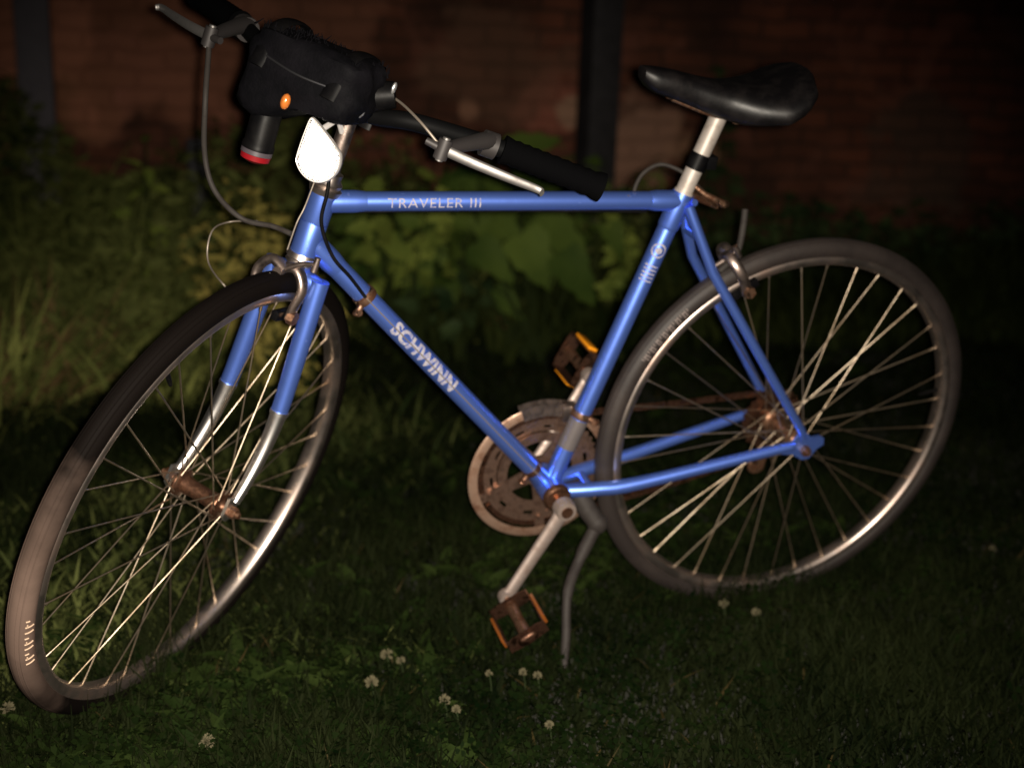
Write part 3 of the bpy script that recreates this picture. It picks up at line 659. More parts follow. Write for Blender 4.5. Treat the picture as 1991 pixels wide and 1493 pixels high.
# fork
RK = .05777
def fk(t):   # centre line of the steering fork, rake in the lower part
    u = max(0.0, (t - .185) / (.36289 - .185)); return HB + AX * t + FWs * (RK * u ** 2.4)
fo = MB()
fo.tube([HB + AX * .004, HB + AX * .030], [.0165, .019], 20)
fo.ell(HB + AX * .030, (YS, FWs, AX), (.046, .0145, .0135), 20, .75)
SPLIT = .222
for s_ in (-1, 1):
    pts = [fk(t) + YS * s_ * (.036 + .014 * t / .36) for t in np.linspace(.022, SPLIT, 9)]
    fo.tube(pts, [.0132] * 5 + [.0130, .0127, .0124, .012], 20)
fork = fo.build("fork", BLUE, bike)
for s_ in (-1, 1):
    fe = MB(); ts = np.linspace(SPLIT - .004, .352, 16)
    pts = [fk(t) + YS * s_ * (.036 + .014 * t / .36) for t in ts]
    fe.tube([pts[0] - nrm(pts[1] - pts[0]) * -.0005, pts[0] + nrm(pts[1] - pts[0]) * .006], .0132, 20)
    fe.tube(pts, [.0118 - .0048 * (i / 15) ** 1.1 for i in range(16)], 20)
    c = fk(.36289) + YS * s_ * .050
    fe.plate([c + FWs * a + AX * b for a, b in ((-.013, -.018), (.011, -.022), (.016, .004), (.006, .015), (-.007, .014), (-.013, .004))], YS, .0045)
    o = fe.build("fork_end", BRIGHT, fork)

def ang_of(Cn, N, U, V, u, v):   # wheel angle whose sidewall point projects nearest to a place seen in the photo
    best = None
    for th in np.linspace(0, 2 * math.pi, 720):
        P = Cn + .333 * (math.cos(th) * U + math.sin(th) * V); q = RB @ (P - CB); e_ = (W_ / 2 + F_ * q[0] / q[2] - u) ** 2 + (H_ / 2 + F_ * q[1] / q[2] - v) ** 2
        if best is None or e_ < best[0]: best = (e_, th)
    return best[1]
# wheels
def flash_painted_rubber():
    """black rubber with flash brightness painted into the colour of the lower front tread"""
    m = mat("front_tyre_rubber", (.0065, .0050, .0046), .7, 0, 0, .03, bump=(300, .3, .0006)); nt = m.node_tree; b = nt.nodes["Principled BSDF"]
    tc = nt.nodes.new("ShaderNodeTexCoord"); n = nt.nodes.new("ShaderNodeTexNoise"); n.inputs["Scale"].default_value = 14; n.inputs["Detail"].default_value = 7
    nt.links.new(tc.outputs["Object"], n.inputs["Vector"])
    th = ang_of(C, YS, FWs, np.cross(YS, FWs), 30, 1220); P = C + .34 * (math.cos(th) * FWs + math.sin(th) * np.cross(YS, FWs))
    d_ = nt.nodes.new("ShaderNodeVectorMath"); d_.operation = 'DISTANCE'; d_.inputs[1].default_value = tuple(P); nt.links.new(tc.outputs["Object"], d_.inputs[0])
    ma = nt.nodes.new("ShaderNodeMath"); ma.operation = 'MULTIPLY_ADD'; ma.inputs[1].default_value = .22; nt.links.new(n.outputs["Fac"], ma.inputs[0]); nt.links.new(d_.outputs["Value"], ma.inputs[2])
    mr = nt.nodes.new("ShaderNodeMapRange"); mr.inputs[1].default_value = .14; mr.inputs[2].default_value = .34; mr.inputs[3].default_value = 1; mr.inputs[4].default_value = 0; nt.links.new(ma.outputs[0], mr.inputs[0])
    x = nt.nodes.new("ShaderNodeMixRGB"); x.inputs[1].default_value = (.0030, .0022, .0019, 1); x.inputs[2].default_value = (.105, .072, .058, 1)  # paler second colour paints the flash's brightness onto the tread
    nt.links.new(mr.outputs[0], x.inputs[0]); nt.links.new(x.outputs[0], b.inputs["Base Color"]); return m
def wheel(Cn, N, U, rear):
    V = np.cross(N, U)
    rim = MB(); hp = [(.3178, .0098), (.3172, .0116), (.3152, .0131), (.3118, .0139), (.3080, .0137), (.3048, .0124), (.3024, .0098), (.3010, .0060), (.3006, 0)]; prof = [(.310, -.0090), (.310, .0090)] + hp + [(a, -b) for a, b in hp[-2::-1]]
    rim.revolve(Cn, N, prof, 144, closed=True, u0=U)
    wh = rim.build("wheel", CHROME, bike)
    ty = MB(); pr = []
    for i in range(20):
        a = 2 * math.pi * i / 20; r_ = .0162 if math.cos(a) < .55 else .0166
        pr.append((.3268 + r_ * math.cos(a), .0160 * math.sin(a)))
    ty.revolve(Cn, N, pr, 160, closed=True, u0=U)
    for k in (-2, -1, 0, 1, 2):   # tread ribs
        a = k * .33; rr = .3266 + .0164 * math.cos(a); yy_ = .0161 * math.sin(a)
        ty.revolve(Cn, N, [(rr - .001, yy_ - .0016), (rr + .0003, yy_ - .0010), (rr + .0003, yy_ + .0010), (rr - .001, yy_ + .0016)], 160, u0=U)
    ty.build("tyre", RUBBER if rear else flash_painted_rubber(), wh)
    side = .046 if not rear else .052
    hb = MB(); hw = .034
    hb.revolve(Cn, N, [(.0, -side - .010), (.0045, -side - .010), (.0045, -side), (.0078, -side + .002), (.0085, -hw - .006), (.0120, -hw - .003), (.0215, -hw - .0025), (.0225, -hw), (.0215, -hw + .0025), (.0135, -hw + .006), (.0118, -.010),
                       (.0118, .010), (.0135, hw - .006), (.0215, hw - .0025), (.0225, hw), (.0215, hw + .0025), (.0120, hw + .003), (.0085, hw + .006), (.0078, side - .002), (.0045, side), (.0045, side + .010), (0, side + .010)], 36)
    hb.build("hub", COPPER if not rear else RUST, wh)
    nu = MB()
    for s_ in (-1, 1):
        nu = MB(); c = Cn + N * s_ * (.0565 if not rear else .0695)
        nu.revolve(c, N, [(0, -.006), (.0085, -.006), (.0092, 0), (.0085, .006), (0, .006)], 6); nu.revolve(c, N, [(0, -.011), (.0045, -.011), (.0045, .011), (0, .011)], 14)
        nu.build("axle_nut", RUST, wh)
    off = .13 if not rear else .05
    first = None
    for k in range(36):
        s_ = -1 if k % 2 == 0 else 1; j = k // 2
        th = off + 2 * math.pi * k / 36
        cross = math.radians(64) * (1 if j % 2 == 0 else -1)
        hy = s_ * hw + (.003 if j % 2 == 0 else -.003)
        ha = th + cross
        ph = Cn + N * hy + .0195 * (math.cos(ha) * U + math.sin(ha) * V)
        pr_ = Cn + N * s_ * .003 + .3030 * (math.cos(th) * U + math.sin(th) * V)
        sp = MB(); sp.tube([ph, pr_], .00115, 8); dr = nrm(ph - pr_)
        sp.tube([pr_ - dr * .001, pr_ + dr * .012], .0021, 8)
        sp.build("spoke", SPOKE, wh, smooth=True)
    va = MB(); th = off + 2 * math.pi * 4.5 / 36 if not rear else off + 2.9
    d = math.cos(th) * U + math.sin(th) * V; va.tube([Cn + d * .303, Cn + d * .272, Cn + d * .262], [.0033, .0033, .0022], 10); va.build("valve", BLACK, wh)
    # pale worn writing on the sidewall facing the viewer: short raised strokes
    mk = MB(); a0 = 2.62 if not rear else 0.0
    return wh, U, V
fwheel, FU, FV = wheel(C, YS, FWs, False)
fwheel['label'] = "front wheel turned toward the viewer"
rwheel, RU, RV = wheel(A(0, 0, 0), Y, -X, True)
rwheel['label'] = "rear wheel in the frame"
def sidewall(Cn, N, U, V, th0, th1, n, parent, matl):
    mk = MB(); R = pick(int(th0 * 1000))
    for k in range(n):
        th = th0 + (th1 - th0) * k / n + R.uniform(-.001, .001)
        d = math.cos(th) * U + math.sin(th) * V; tn = -math.sin(th) * U + math.cos(th) * V
        a0, a1 = (1.05, 1.75) if k % 3 else (1.05, 1.35)
        pts = [Cn + d * (.3268 + .0166 * math.cos(a)) - N * .0166 * math.sin(a) for a in np.linspace(a0, a1, 5)]
        mk.tube(pts, .0009, 6)
        if k % 3 == 1:
            pts = [Cn + (math.cos(th + q) * U + math.sin(th + q) * V) * (.3268 + .0166 * math.cos(1.2)) - N * .0166 * math.sin(1.2) for q in np.linspace(0, .012, 3)]
            mk.tube(pts, .0009, 6)
    mk.build("sidewall_marking", matl, parent)
MARK = mat("worn_tan_tyre_print", (.42, .30, .21), .7); MARK2 = mat("faint_tyre_print", (.15, .12, .11), .7)
ta = ang_of(C, YS, FU, FV, 30, 1195); tb = ang_of(C, YS, FU, FV, 40, 1285)
sidewall(C, YS, FU, FV, ta, tb, 9, fwheel, MARK)
ta = ang_of(A(0, 0, 0), Y, RU, RV, 1240, 690); tb = ang_of(A(0, 0, 0), Y, RU, RV, 1325, 585)
sidewall(A(0, 0, 0), Y, RU, RV, ta, tb, 22, rwheel, MARK2)
# freewheel sprockets
fwm = MB()
for k, r_ in enumerate((.056, .050, .044, .039, .034)):
    n = 144; y = .0425 + k * .0048; T = int(r_ * 470); prof = []
    vs = []; 
    for i in range(n):
        a = 2 * math.pi * i / n; rr = r_ + .0022 * math.sin(a * T)
        for yy_ in (y - .001, y + .001): vs.append(A(rr * math.cos(a), yy_, rr * math.sin(a)))
    for i in range(n):
        a = 2 * math.pi * i / n
        for yy_ in (y - .001, y + .001): vs.append(A((r_ - .018) * math.cos(a), yy_, (r_ - .018) * math.sin(a)))
    fs = []
    for i in range(n):
        j = (i + 1) % n; fs += [(2 * i, 2 * j, 2 * j + 1, 2 * i + 1), (2 * i, 2 * n + 2 * i, 2 * n + 2 * j, 2 * j), (2 * i + 1, 2 * j + 1, 2 * n + 2 * j + 1, 2 * n + 2 * i + 1)]
    fwm.add(vs, fs)
fwm.revolve((0, 0, 0), Y, [(0, .036), (.028, .036), (.028, .062), (0, .062)], 30)
fwm.build("freewheel", PEDAL, rwheel)

# headset, stem, bars
hs = MB()
hs.revolve(HB, AX, [(.0, -.004), (.0205, -.004), (.0225, .003), (.0195, .006), (.0215, .010), (.018, .014), (0, .014)], 28)
hs.build('headset_cup', CHROME, bike)
hs = MB()
hs.revolve(HT, UPs, [(0, -.004), (.0200, -.004), (.0225, .004), (.0185, .007), (.0205, .012), (.0160, .018), (.0170, .026), (.012, .028), (0, .028)], 28)
hs.build("headset_cup", CHROME, bike)
BC = HT + UPs * .127 + FWs * .058
stm = MB(); stm.tube([HT + UPs * .02, HT + UPs * .125], .0111, 18); stm.tube(spline([HT + UPs * .122, HT + UPs * .134 + FWs * .012, BC], 5), [.0125] * 11, 16)
stm.revolve(BC, YS, [(0, -.020), (.0175, -.020), (.0185, 0), (.0175, .020), (0, .020)], 22)
stm.revolve(HT + UPs * .134, UPs, [(0, 0), (.007, 0), (.007, .006), (0, .006)], 6)
stm.build("stem", ALU, bike)
def HP(s, f, h): return HT + UPs * (.127 + h) + FWs * (.058 + f) + YS * s
HBAR = mat("black_handlebar", (.0018, .0018, .002), .6, spec=.06)
LBODY = mat("grey_lever_body", (.024, .021, .021), .55, .3)
hbm = MB()
hbm.tube(spline([HP(-.30, -.128, .019), HP(-.20, -.072, .020), HP(-.115, -.006, .016), HP(-.06, 0, .002), HP(0, 0, 0), HP(.06, 0, .002), HP(.115, -.006, .016), HP(.20, -.072, .020), HP(.31, -.131, .019)], 7), .0112, 16)
bar = hbm.build("handlebar", HBAR, bike)
for s_ in (-1, 1):
    gm_ = MB(); pts = spline([HP(s_ * .205, -.074, .020), HP(s_ * .26, -.104, .0195), HP(s_ * .325, -.140, .019)], 10)
    rs = [.0160 + .0014 * (i % 2) for i in range(len(pts))]; rs[0] = .0185; rs[-1] = .019; rs[-2] = .0185
    gm_.tube(pts, rs, 20); gm_.build("grip", TAPE, bar)
    lv = MB()
    piv = HP(s_ * .174, .031, .008); barp = HP(s_ * .190, -.064, .020)
    lv.tube(spline([barp + UPs * .006, (barp + piv) / 2 + UPs * .004, piv], 4), [.013, .0135, .013, .012, .0115, .011, .010, .0095, .009], 14, flat=.8)
    lv.revolve(barp, nrm(HP(s_ * .21, -.078, .02) - HP(s_ * .16, -.043, .02)), [(0, -.009), (.0165, -.009), (.0168, .009), (0, .009)], 20)
    dpv = nrm(piv - barp); lv.revolve(piv, UPs, [(0, -.012), (.0085, -.012), (.0088, 0), (.0085, .012), (0, .012)], 16)
    # barrel adjuster at the inner end
    inn = piv + nrm(HP(s_ * .05, .07, .02) - piv) * .022
    lv.tube([piv, inn], [.0055, .0045], 12)
    L = lv.build("brake_lever", LBODY, bike)
    bl = MB(); tip = HP(s_ * .288, -.016, .005)
    mid1 = bc(piv, tip, .35) + FWs * .006; mid2 = bc(piv, tip, .72) + FWs * .004
    pts = spline([piv, mid1, mid2, tip, tip + nrm(tip - mid2) * .008 + FWs * .007 - UPs * .002], 6)
    n = len(pts); bl.tube(pts, [.0066 - .0030 * (i / n) ** 1.5 for i in range(n)], 14, flat=.5, ref=UPs)
    bl.revolve(piv, UPs, [(0, -.0145), (.0048, -.0145), (.0048, .0145), (0, .0145)], 10)
    bl.build("lever_blade", LEVER, L)

# cables --------------------------------------------------------------
def unp(u, v, depth):  # bicycle-space point at a given distance along the view axis (used once to lay the cable runs)
    q = A((u - W_ / 2) / F_, (v - H_ / 2) / F_, 1) * depth; return CB + RB.T @ q
def dep(P): return (RB @ (P - CB))[2]
def cable(pts, r, m, lab=None, n=10):
    mb = MB(); mb.tube(spline(pts, 10), r, n); o = mb.build("cable", m, bike)
    if lab: o['label'] = lab
    return o
Rp = HP(.174, .031, .008); Lp = HP(-.174, .031, .008)
dR = dep(Rp); dH = dep(HT)
cable([Rp + UPs * -.002, unp(405, 110, dR), unp(399, 200, dR - .01), unp(398, 300, bc(dR, dH, .3)), unp(418, 372, bc(dR, dH, .5)), unp(470, 425, bc(dR, dH, .8)), unp(530, 440, dH - .02), HB + FWs * .050 - AX * .035], .0036, CABLE, "grey brake cable hanging from the far lever to the front brake")
cable([HB + AX * .02 + FWs * .07 - YS * .0, unp(465, 572, dH + .03), unp(430, 548, dH + .05), unp(404, 505, dR + .05), unp(412, 450, dR + .05), unp(445, 432, dH + .02), unp(500, 430, dH)], .0012, WIRE, "thin loose wire loop left of the front brake")
cable([Lp, unp(815, 235, dep(Lp) - .0), unp(772, 195, dep(Lp) + .04), unp(735, 180, dep(Lp) + .08)], .0017, WIRE, "thin cable running from the near lever to the bag")
cable([HB + FWs * .046 - AX * .012, HB + FWs * .045 - AX * .05, bc(HT, HB, .2) + FWs * .038, HT + FWs * .034 + UPs * .04], .0011, WIRE, "bare cable in front of the head tube")
# black shifter cable down the head tube and down tube
hside = nrm(toCam - (toCam @ AX) * AX)
dside = nrm(toCam - (toCam @ ddir) * ddir); tside = nrm(toCam - (toCam @ tdir) * tdir)
cable([HT + UPs * .03 + hside * .020, HT + hside * .0225 + A(.006, 0, 0), bc(HT, HB, .45) + hside * .0225 + A(.012, 0, .0), dt0 + ddir * .035 + dside * .020 + A(.004, 0, .006), dt0 + ddir * .075 + dside * .0185 + A(.003, 0, .003), dt0 + ddir * .112 + dside * .0185], .0026, BLACK, "black gear cable hugging the head tube and down tube")
cable([dt0 + ddir * .115 + dside * .0175, dt0 + ddir * .30 + dside * .0175, BB - ddir * .03 + dside * .019], .0009, WIRE, "bare gear wire along the down tube")
# rear brake cable: along the top tube, arching round the seat post
cable([unp(1232, 384, dep(S) + .02), unp(1236, 362, dep(S) + .02), unp(1252, 336, dep(S) + .02), unp(1284, 320, dep(S) + .02), unp(1322, 332, dep(S) + .02), unp(1345, 352, dep(S) + .02), unp(1375, 380, dep(S) + .03), unp(1402, 397, dep(S) + .05)], .0032, CABLE, "grey rear brake cable arching behind the seat post")
cable([tt0 + tdir * .05 + A(0, .004, -.0155), tt0 + tdir * .25 + A(0, .004, -.0155), S - tdir * .05 + A(0, .004, -.018)], .0022, BLACK, "black brake cable clipped under the top tube")

# cable clamps
def band(c, d, r0, r1, hl, ear, name, m, lab):
    b = MB(); b.revolve(c, d, [(r0, -hl), (r1, -hl), (r1 + .0006, 0), (r1, hl), (r0, hl)], 28)
    b.tube([c + ear * (r1 - .002), c + ear * (r1 + .014)], [.0055, .0045], 12); b.revolve(c + ear * (r1 + .010), nrm(np.cross(d, ear)), [(0, -.006), (.0048, -.006), (.0048, .006), (0, .006)], 6)
    o = b.build(name, m, bike); o['label'] = lab; return o
band(dt0 + ddir * .118, ddir, .0146, .0166, .0065, nrm(A(-.45, -.5, -.75)), "cable_clamp", RUST, "rusty shifter clamp near the top of the down tube")
band(BB - ddir * .048, ddir, .0146, .0162, .005, nrm(A(-.6, -.3, -.7)), "cable_clamp", COPPER, "red-rusted cable guide low on the down tube")
band(BB + sd * .132, sd, .0143, .0168, .0055, nrm(A(.6, -.75, -.2)), "derailleur_clamp", RUST, "rusty front derailleur clamp round the seat tube")
sl = MB(); sl.tube([BB + sd * .072, BB + sd * .124], .0152, 24); o = sl.build("tube_sleeve", SLEEVE, bike); o['label'] = "dark sleeve round the lower seat tube"
# front derailleur
fd = MB(); c = BB + sd * .128
fd.tube([c + Y * .012, c + Y * .030 + A(.004, 0, -.004)], .009, 14); fd.box(c + A(-.004, .040, -.012), (X, Y, Z), (.012, .010, .014), .002)
for yy_ in (.036, .052):
    arc = [BB + A(math.cos(a) * rr, yy_, math.sin(a) * rr) for rr, rng_ in ((.128, np.linspace(1.95, 1.15, 8)), (.106, np.linspace(1.15, 1.95, 8))) for a in rng_]
    fd.plate(arc, Y, .0016)
fd.build("front_derailleur", ALU, bike)

# brakes ----------------------------------------------------------------
def brake(K, out, dn, lat, name, lab, reach=.055, hang=.0):
    """K pivot, out = away from the frame, dn = towards the hub, lat = sideways"""
    b = MB(); b.tube([K - out * .012, K + out * .026], .0042, 12); b.revolve(K + out * .024, out, [(0, -.004), (.0075, -.004), (.0075, .004), (0, .004)], 6)
    for s_ in (-1, 1):
        o_ = out * (.010 + .006 * (s_ > 0))
        pts = spline([K + o_ - lat * s_ * .006 - dn * .004, K + o_ + lat * s_ * .018 - dn * .010, K + o_ + lat * s_ * .034 + dn * .010, K + o_ + lat * s_ * .031 + dn * .038, K + o_ * .7 + lat * s_ * .026 + dn * reach], 6)
        n = len(pts); b.tube(pts, [.0105 - .0030 * i / n for i in range(n)], 14, flat=.7, ref=out)
    # cable arms going up on one side
    b.tube(spline([K + out * .016 - dn * .002, K + out * .016 - lat * .025 - dn * .022, K + out * .016 - lat * .042 - dn * .030], 5), [.006] * 6 + [.005] * 5, 12, flat=.7, ref=out)
    b.revolve(K + out * .016 - lat * .044 - dn * .030, dn, [(0, -.010), (.0042, -.010), (.0045, .010), (0, .010)], 12)
    o = b.build(name, ALU, bike); o['label'] = lab
    for s_ in (-1, 1):
        p = MB(); c = K + out * .010 + lat * s_ * .0195 + dn * (reach - .004); tn = nrm(np.cross(lat, dn))
        p.box(c, (tn, lat, dn), (.023, .0055, .0065), .0015); p.build("brake_pad", BLACK, o)
        p = MB(); p.tube([c + lat * s_ * .004, c + lat * s_ * .017], .0038, 10); p.revolve(c + lat * s_ * .014, lat, [(0, -.0055), (.0095, -.0055), (.0095, .0055), (0, .0055)], 6); p.build("pad_nut", RUST, o)
    return o
brake(HB + AX * .020 + FWs * .026, FWs, AX, YS, "brake_caliper", "weathered front brake caliper over the tyre", .058)
stay = nrm(S + A(.030, 0, -.052))
brake(stay * .362 + A(.022, 0, .008), nrm(A(.84, 0, .54)), -stay, Y, "brake_caliper", "rear brake caliper on the seat stays", .056)
rod_ = MB(); dS = dep(A(-.17, 0, .32))
rod_.tube(spline([unp(1449, 408, dS), unp(1445, 440, dS), unp(1437, 480, dS), unp(1420, 508, dS), unp(1398, 528, dS)], 6), .0052, 12); o = rod_.build("brake_cable_guide", CABLE, bike); o['label'] = "bent grey cable guide rising from the rear brake"
# bracket behind the seat lug
bk = MB(); d0 = dep(S)
bk.tube([unp(1338, 372, d0), unp(1352, 383, d0 + .01), unp(1392, 402, d0 + .03)], [.012, .011, .007], 14, flat=.5); bk.tube([unp(1338, 352, d0 + .02), unp(1370, 378, d0 + .02), unp(1410, 398, d0 + .04)], [.003, .0045, .0055], 12)
bk.ell(unp(1408, 397, d0 + .04), (X, Y, Z), (.009, .007, .006), 12)
o = bk.build("seat_clamp_bracket", RUST, bike); o['label'] = "rusty clamp and bracket behind the seat lug"

# seat post and saddle ----------------------------------------------------
sp = MB(); sp.tube([S - sd * .01, S + sd * .150], .0130, 22); sp.tube([S + sd * .010, S + sd * .016], .0145, 20); sp.build("seat_post", mat("matte_alloy_post", (.34, .30, .27), .5, .35, noise=(60, (.22, .18, .15), .5, .75)), bike)
sb = MB(); sb.tube([S + sd * .050, S + sd * .074], .0150, 20); sb.box(S + sd * .062 + A(.018, .0, 0), (X, Y, Z), (.008, .012, .010), .002); sb.build("clamp_band", BLACK, bike)
SA = S + sd * .190
def saddle():
    xs = np.linspace(0, 1, 26); mb = MB(); n = 28; vs = []; fs = []
    def wf(t):  # half width
        pts = [(0, .012), (.04, .019), (.12, .023), (.3, .027), (.5, .040), (.65, .062), (.8, .078), (.9, .078), (.97, .066), (1, .040)]
        return np.interp(t, [a for a, _ in pts], [b for _, b in pts])
    for t in xs:
        x = -.148 + .248 * t; hw_ = float(wf(t)) * 1.12; top = .018 * math.cos(t * 5.6) * .5 + .010 * (t > .8) * (t - .8) * 5 + .004
        dpt = np.interp(t, [0, .06, .35, .6, .85, 1], [.020, .034, .044, .054, .050, .028])
        for j in range(n):
            a = 2 * math.pi * j / n; c, s_ = math.cos(a), math.sin(a)
            yv = hw_ * math.copysign(abs(c) ** .62, c); zv = (dpt / 2) * math.copysign(abs(s_) ** .75, s_)
            if s_ < 0: yv *= (1.0 - .10 * abs(s_))
            vs.append(SA + A(x, yv, top - dpt / 2 + zv - (.010 * (yv / .078) ** 2)))
    for i in range(len(xs) - 1):
        for j in range(n): fs.append((i * n + j, i * n + (j + 1) % n, (i + 1) * n + (j + 1) % n, (i + 1) * n + j))
    fs.append(tuple(range(n))); fs.append(tuple((len(xs) - 1) * n + j for j in range(n)))
    mb.add(vs, fs); so_ = mb.build("saddle", LEATHER, bike)
    r = MB()
    for s_ in (-1, 1): r.tube(spline([SA + A(-.10, s_ * .008, -.030), SA + A(-.03, s_ * .020, -.050), SA + A(.04, s_ * .022, -.050), SA + A(.10, s_ * .038, -.035)], 5), .0035, 10)
    r.tube([SA + A(.0, -.024, -.050), SA + A(.0, .024, -.050)], .011, 14)
    r.build("saddle_rail", RUST, so_)
saddle()

# crankset ------------------------------------------------------------------
cdir = A(math.cos(4.19401), 0, math.sin(4.19401))
bbm = MB(); bbm.revolve(BB, Y, [(0, -.066), (.008, -.066), (.008, -.044), (.019, -.044), (.0225, -.040), (.0225, -.034), (.0215, -.034)], 28)
bbm.build('bearing_cup', COPPER, bike)
bbm = MB(); bbm.revolve(BB, Y, [(.0215, .034), (.0225, .034), (.0225, .040), (.010, .044), (.008, .060), (0, .060)], 28)
bbm.build("bearing_cup", COPPER, bike)
for s_ in (-1, 1):
    dcr = cdir if s_ < 0 else -cdir; y0 = -.072 if s_ < 0 else .066; y1 = -.082 if s_ < 0 else .084
    a_ = MB(); P0 = BB + Y * y0; P1 = BB + dcr * .17 + Y * y1
    a_.tube([P0 + dcr * .006, bc(P0, P1, .12), bc(P0, P1, .5), bc(P0, P1, .9), P1], [.0145, .0125, .0112, .0105, .0118], 18, flat=.62, ref=np.cross(dcr, Y))
    a_.revolve(P0, Y, [(0, -.011), (.0155, -.010), (.0172, -.004), (.0172, .009), (0, .009)], 26); a_.revolve(P1, Y, [(0, -.008), (.0125, -.0075), (.0135, 0), (.0125, .0075), (0, .008)], 24)
    cr = a_.build("crank_arm", CRANK, bike)
    dc = MB(); dc.revolve(P0 + Y * s_ * .0105, Y * s_, [(0.0095, 0), (.0095, .0018), (0.0, .0012)], 20); dc.build("dust_cap", COPPER, cr)
# chainring with guard
cg = MB(); cy_ = .045
gd = MB(); gd.revolve(BB + Y * (cy_ - .004), Y, [(.107, -.0012), (.121, -.0012), (.1225, 0), (.121, .0016), (.107, .0012)], 128, closed=True)
T = 48; n = 384; vs = []; fs = []
for i in range(n):
    a = 2 * math.pi * i / n; rr = .100 + .0024 * math.sin(a * T)
    for (r_, yy_) in ((rr, -.0012), (rr, .0012), (.084, .0012), (.084, -.0012)): vs.append(BB + A(r_ * math.cos(a), cy_ + .003 + yy_, r_ * math.sin(a)))
for i in range(n):
    j = (i + 1) % n
    for k in range(4): fs.append((4 * i + k, 4 * j + k, 4 * j + (k + 1) % 4, 4 * i + (k + 1) % 4))
cg.add(vs, fs)
cg.revolve(BB + Y * cy_, Y, [(.056, -.0015), (.072, -.0015), (.072, .0015), (.056, .0015)], 96, closed=True)
for k in range(10):
    a0 = 4.194 + k * math.pi / 5 + .10; a1 = a0 + math.pi / 5 - .20
    cg.revolve(BB + Y * (cy_ + .0055), Y, [(.078, -.001), (.094, -.001), (.094, .001), (.078, .001)], 10, closed=True, span=(a0, a1), u0=X)
cg.revolve(BB + Y * (cy_ + .0050), Y, [(.0725, -.001), (.0785, -.001), (.0785, .001), (.0725, .001)], 96, closed=True)
for k in range(5):
    an = 4.194 + math.pi + k * 2 * math.pi / 5; d = A(math.cos(an), 0, math.sin(an)); cg.revolve(BB + Y * (cy_ - .002) + d * .089, Y, [(0, -.004), (.0055, -.004), (.006, 0), (0, .002)], 12)
for k in range(5):   # spider arms
    a = -cdir * 0 + 0; an = 4.194 + math.pi + k * 2 * math.pi / 5; d = A(math.cos(an), 0, math.sin(an)); t_ = A(-math.sin(an), 0, math.cos(an))
    cg.plate([BB + Y * cy_ + d * .012 - t_ * .014, BB + Y * cy_ + d * .090 - t_ * .008, BB + Y * cy_ + d * .108 - t_ * .009, BB + Y * cy_ + d * .108 + t_ * .009, BB + Y * cy_ + d * .090 + t_ * .008, BB + Y * cy_ + d * .012 + t_ * .014], Y, .0042)
cg.revolve(BB + Y * cy_, Y, [(0, -.006), (.026, -.006), (.028, .004), (0, .006)], 32)
cro = cg.build("chainring", RINGD, bike); gd.build("chain_guard_ring", RING, cro)
# chain
ch = MB(); yc = .048
def loop():
    P = []
    r1, r2 = .100, .048
    L_ = np.linalg.norm(BB); dirn = nrm(-BB); base = math.atan2(dirn[2], dirn[0]); off = math.acos((r1 - r2) / L_)
    a_top = base + off; a_bot = base - off
    for a in np.linspace(a_top, a_bot + 2 * math.pi, 52): P.append(BB + A(r1 * math.cos(a), yc, r1 * math.sin(a)))
    for t in np.linspace(0, 1, 34)[1:-1]: P.append(bc(BB + A(r1 * math.cos(a_bot), yc, r1 * math.sin(a_bot)), A(-.010, yc + .002, -.075), t) + A(0, 0, -.006 * math.sin(math.pi * t)))
    for a in np.linspace(-1.9, -.2, 8): P.append(A(.006 + .016 * math.cos(a), yc + .002, -.062 + .016 * math.sin(a)))
    for a in np.linspace(-.4, a_top, 14): P.append(A(r2 * math.cos(a), yc + .004, r2 * math.sin(a)))
    for t in np.linspace(0, 1, 34)[1:-1]: P.append(bc(A(r2 * math.cos(a_top), yc + .004, r2 * math.sin(a_top)), BB + A(r1 * math.cos(a_top), yc, r1 * math.sin(a_top)), t) + A(0, 0, -.003 * math.sin(math.pi * t)))
    return P
P = loop(); P.append(P[0]); cum = [0]
for i in range(1, len(P)): cum.append(cum[-1] + np.linalg.norm(P[i] - P[i - 1]))
NL = int(cum[-1] / .0127)
def al(s_): i = min(int(np.searchsorted(cum, s_, 'right')) - 1, len(P) - 2); return bc(P[i], P[i + 1], (s_ - cum[i]) / (cum[i + 1] - cum[i] + 1e-9))
for k in range(NL):
    a, b = al(k * .0127), al(min((k + 1) * .0127, cum[-1] - 1e-6)); d = nrm(b - a); nn = np.cross(d, Y); o_ = .0035 if k % 2 else .0024
    for s_ in (-1, 1): ch.box((a + b) / 2 + Y * s_ * o_, (d, Y, nn), (.0092, .0006, .0042), 0)
    ch.tube([a - Y * .0042, a + Y * .0042], .0030, 8)
ch.build("chain", PEDAL, bike, smooth=False)
# rear derailleur
rd = MB(); c0 = A(.004, .074, -.026)
rd.box(c0 + A(0, 0, .004), (X, Y, Z), (.009, .006, .020), .003); rd.ell(c0 + A(.004, .008, -.018), (X, Y, Z), (.017, .012, .014), 14, .8)
for yy_ in (.044, .056): rd.plate([A(.006 + a, yy_, -.050 + b) for a, b in ((-.010, .008), (.008, .010), (-.002, -.052), (-.018, -.052))], Y, .0016)
for (a, b) in ((.004, -.048), (-.006, -.096)): rd.revolve(A(a, .050, b), Y, [(0, -.003), (.015, -.003), (.017, 0), (.015, .003), (0, .003)], 22)
rd.build("rear_derailleur", RUST, bike)

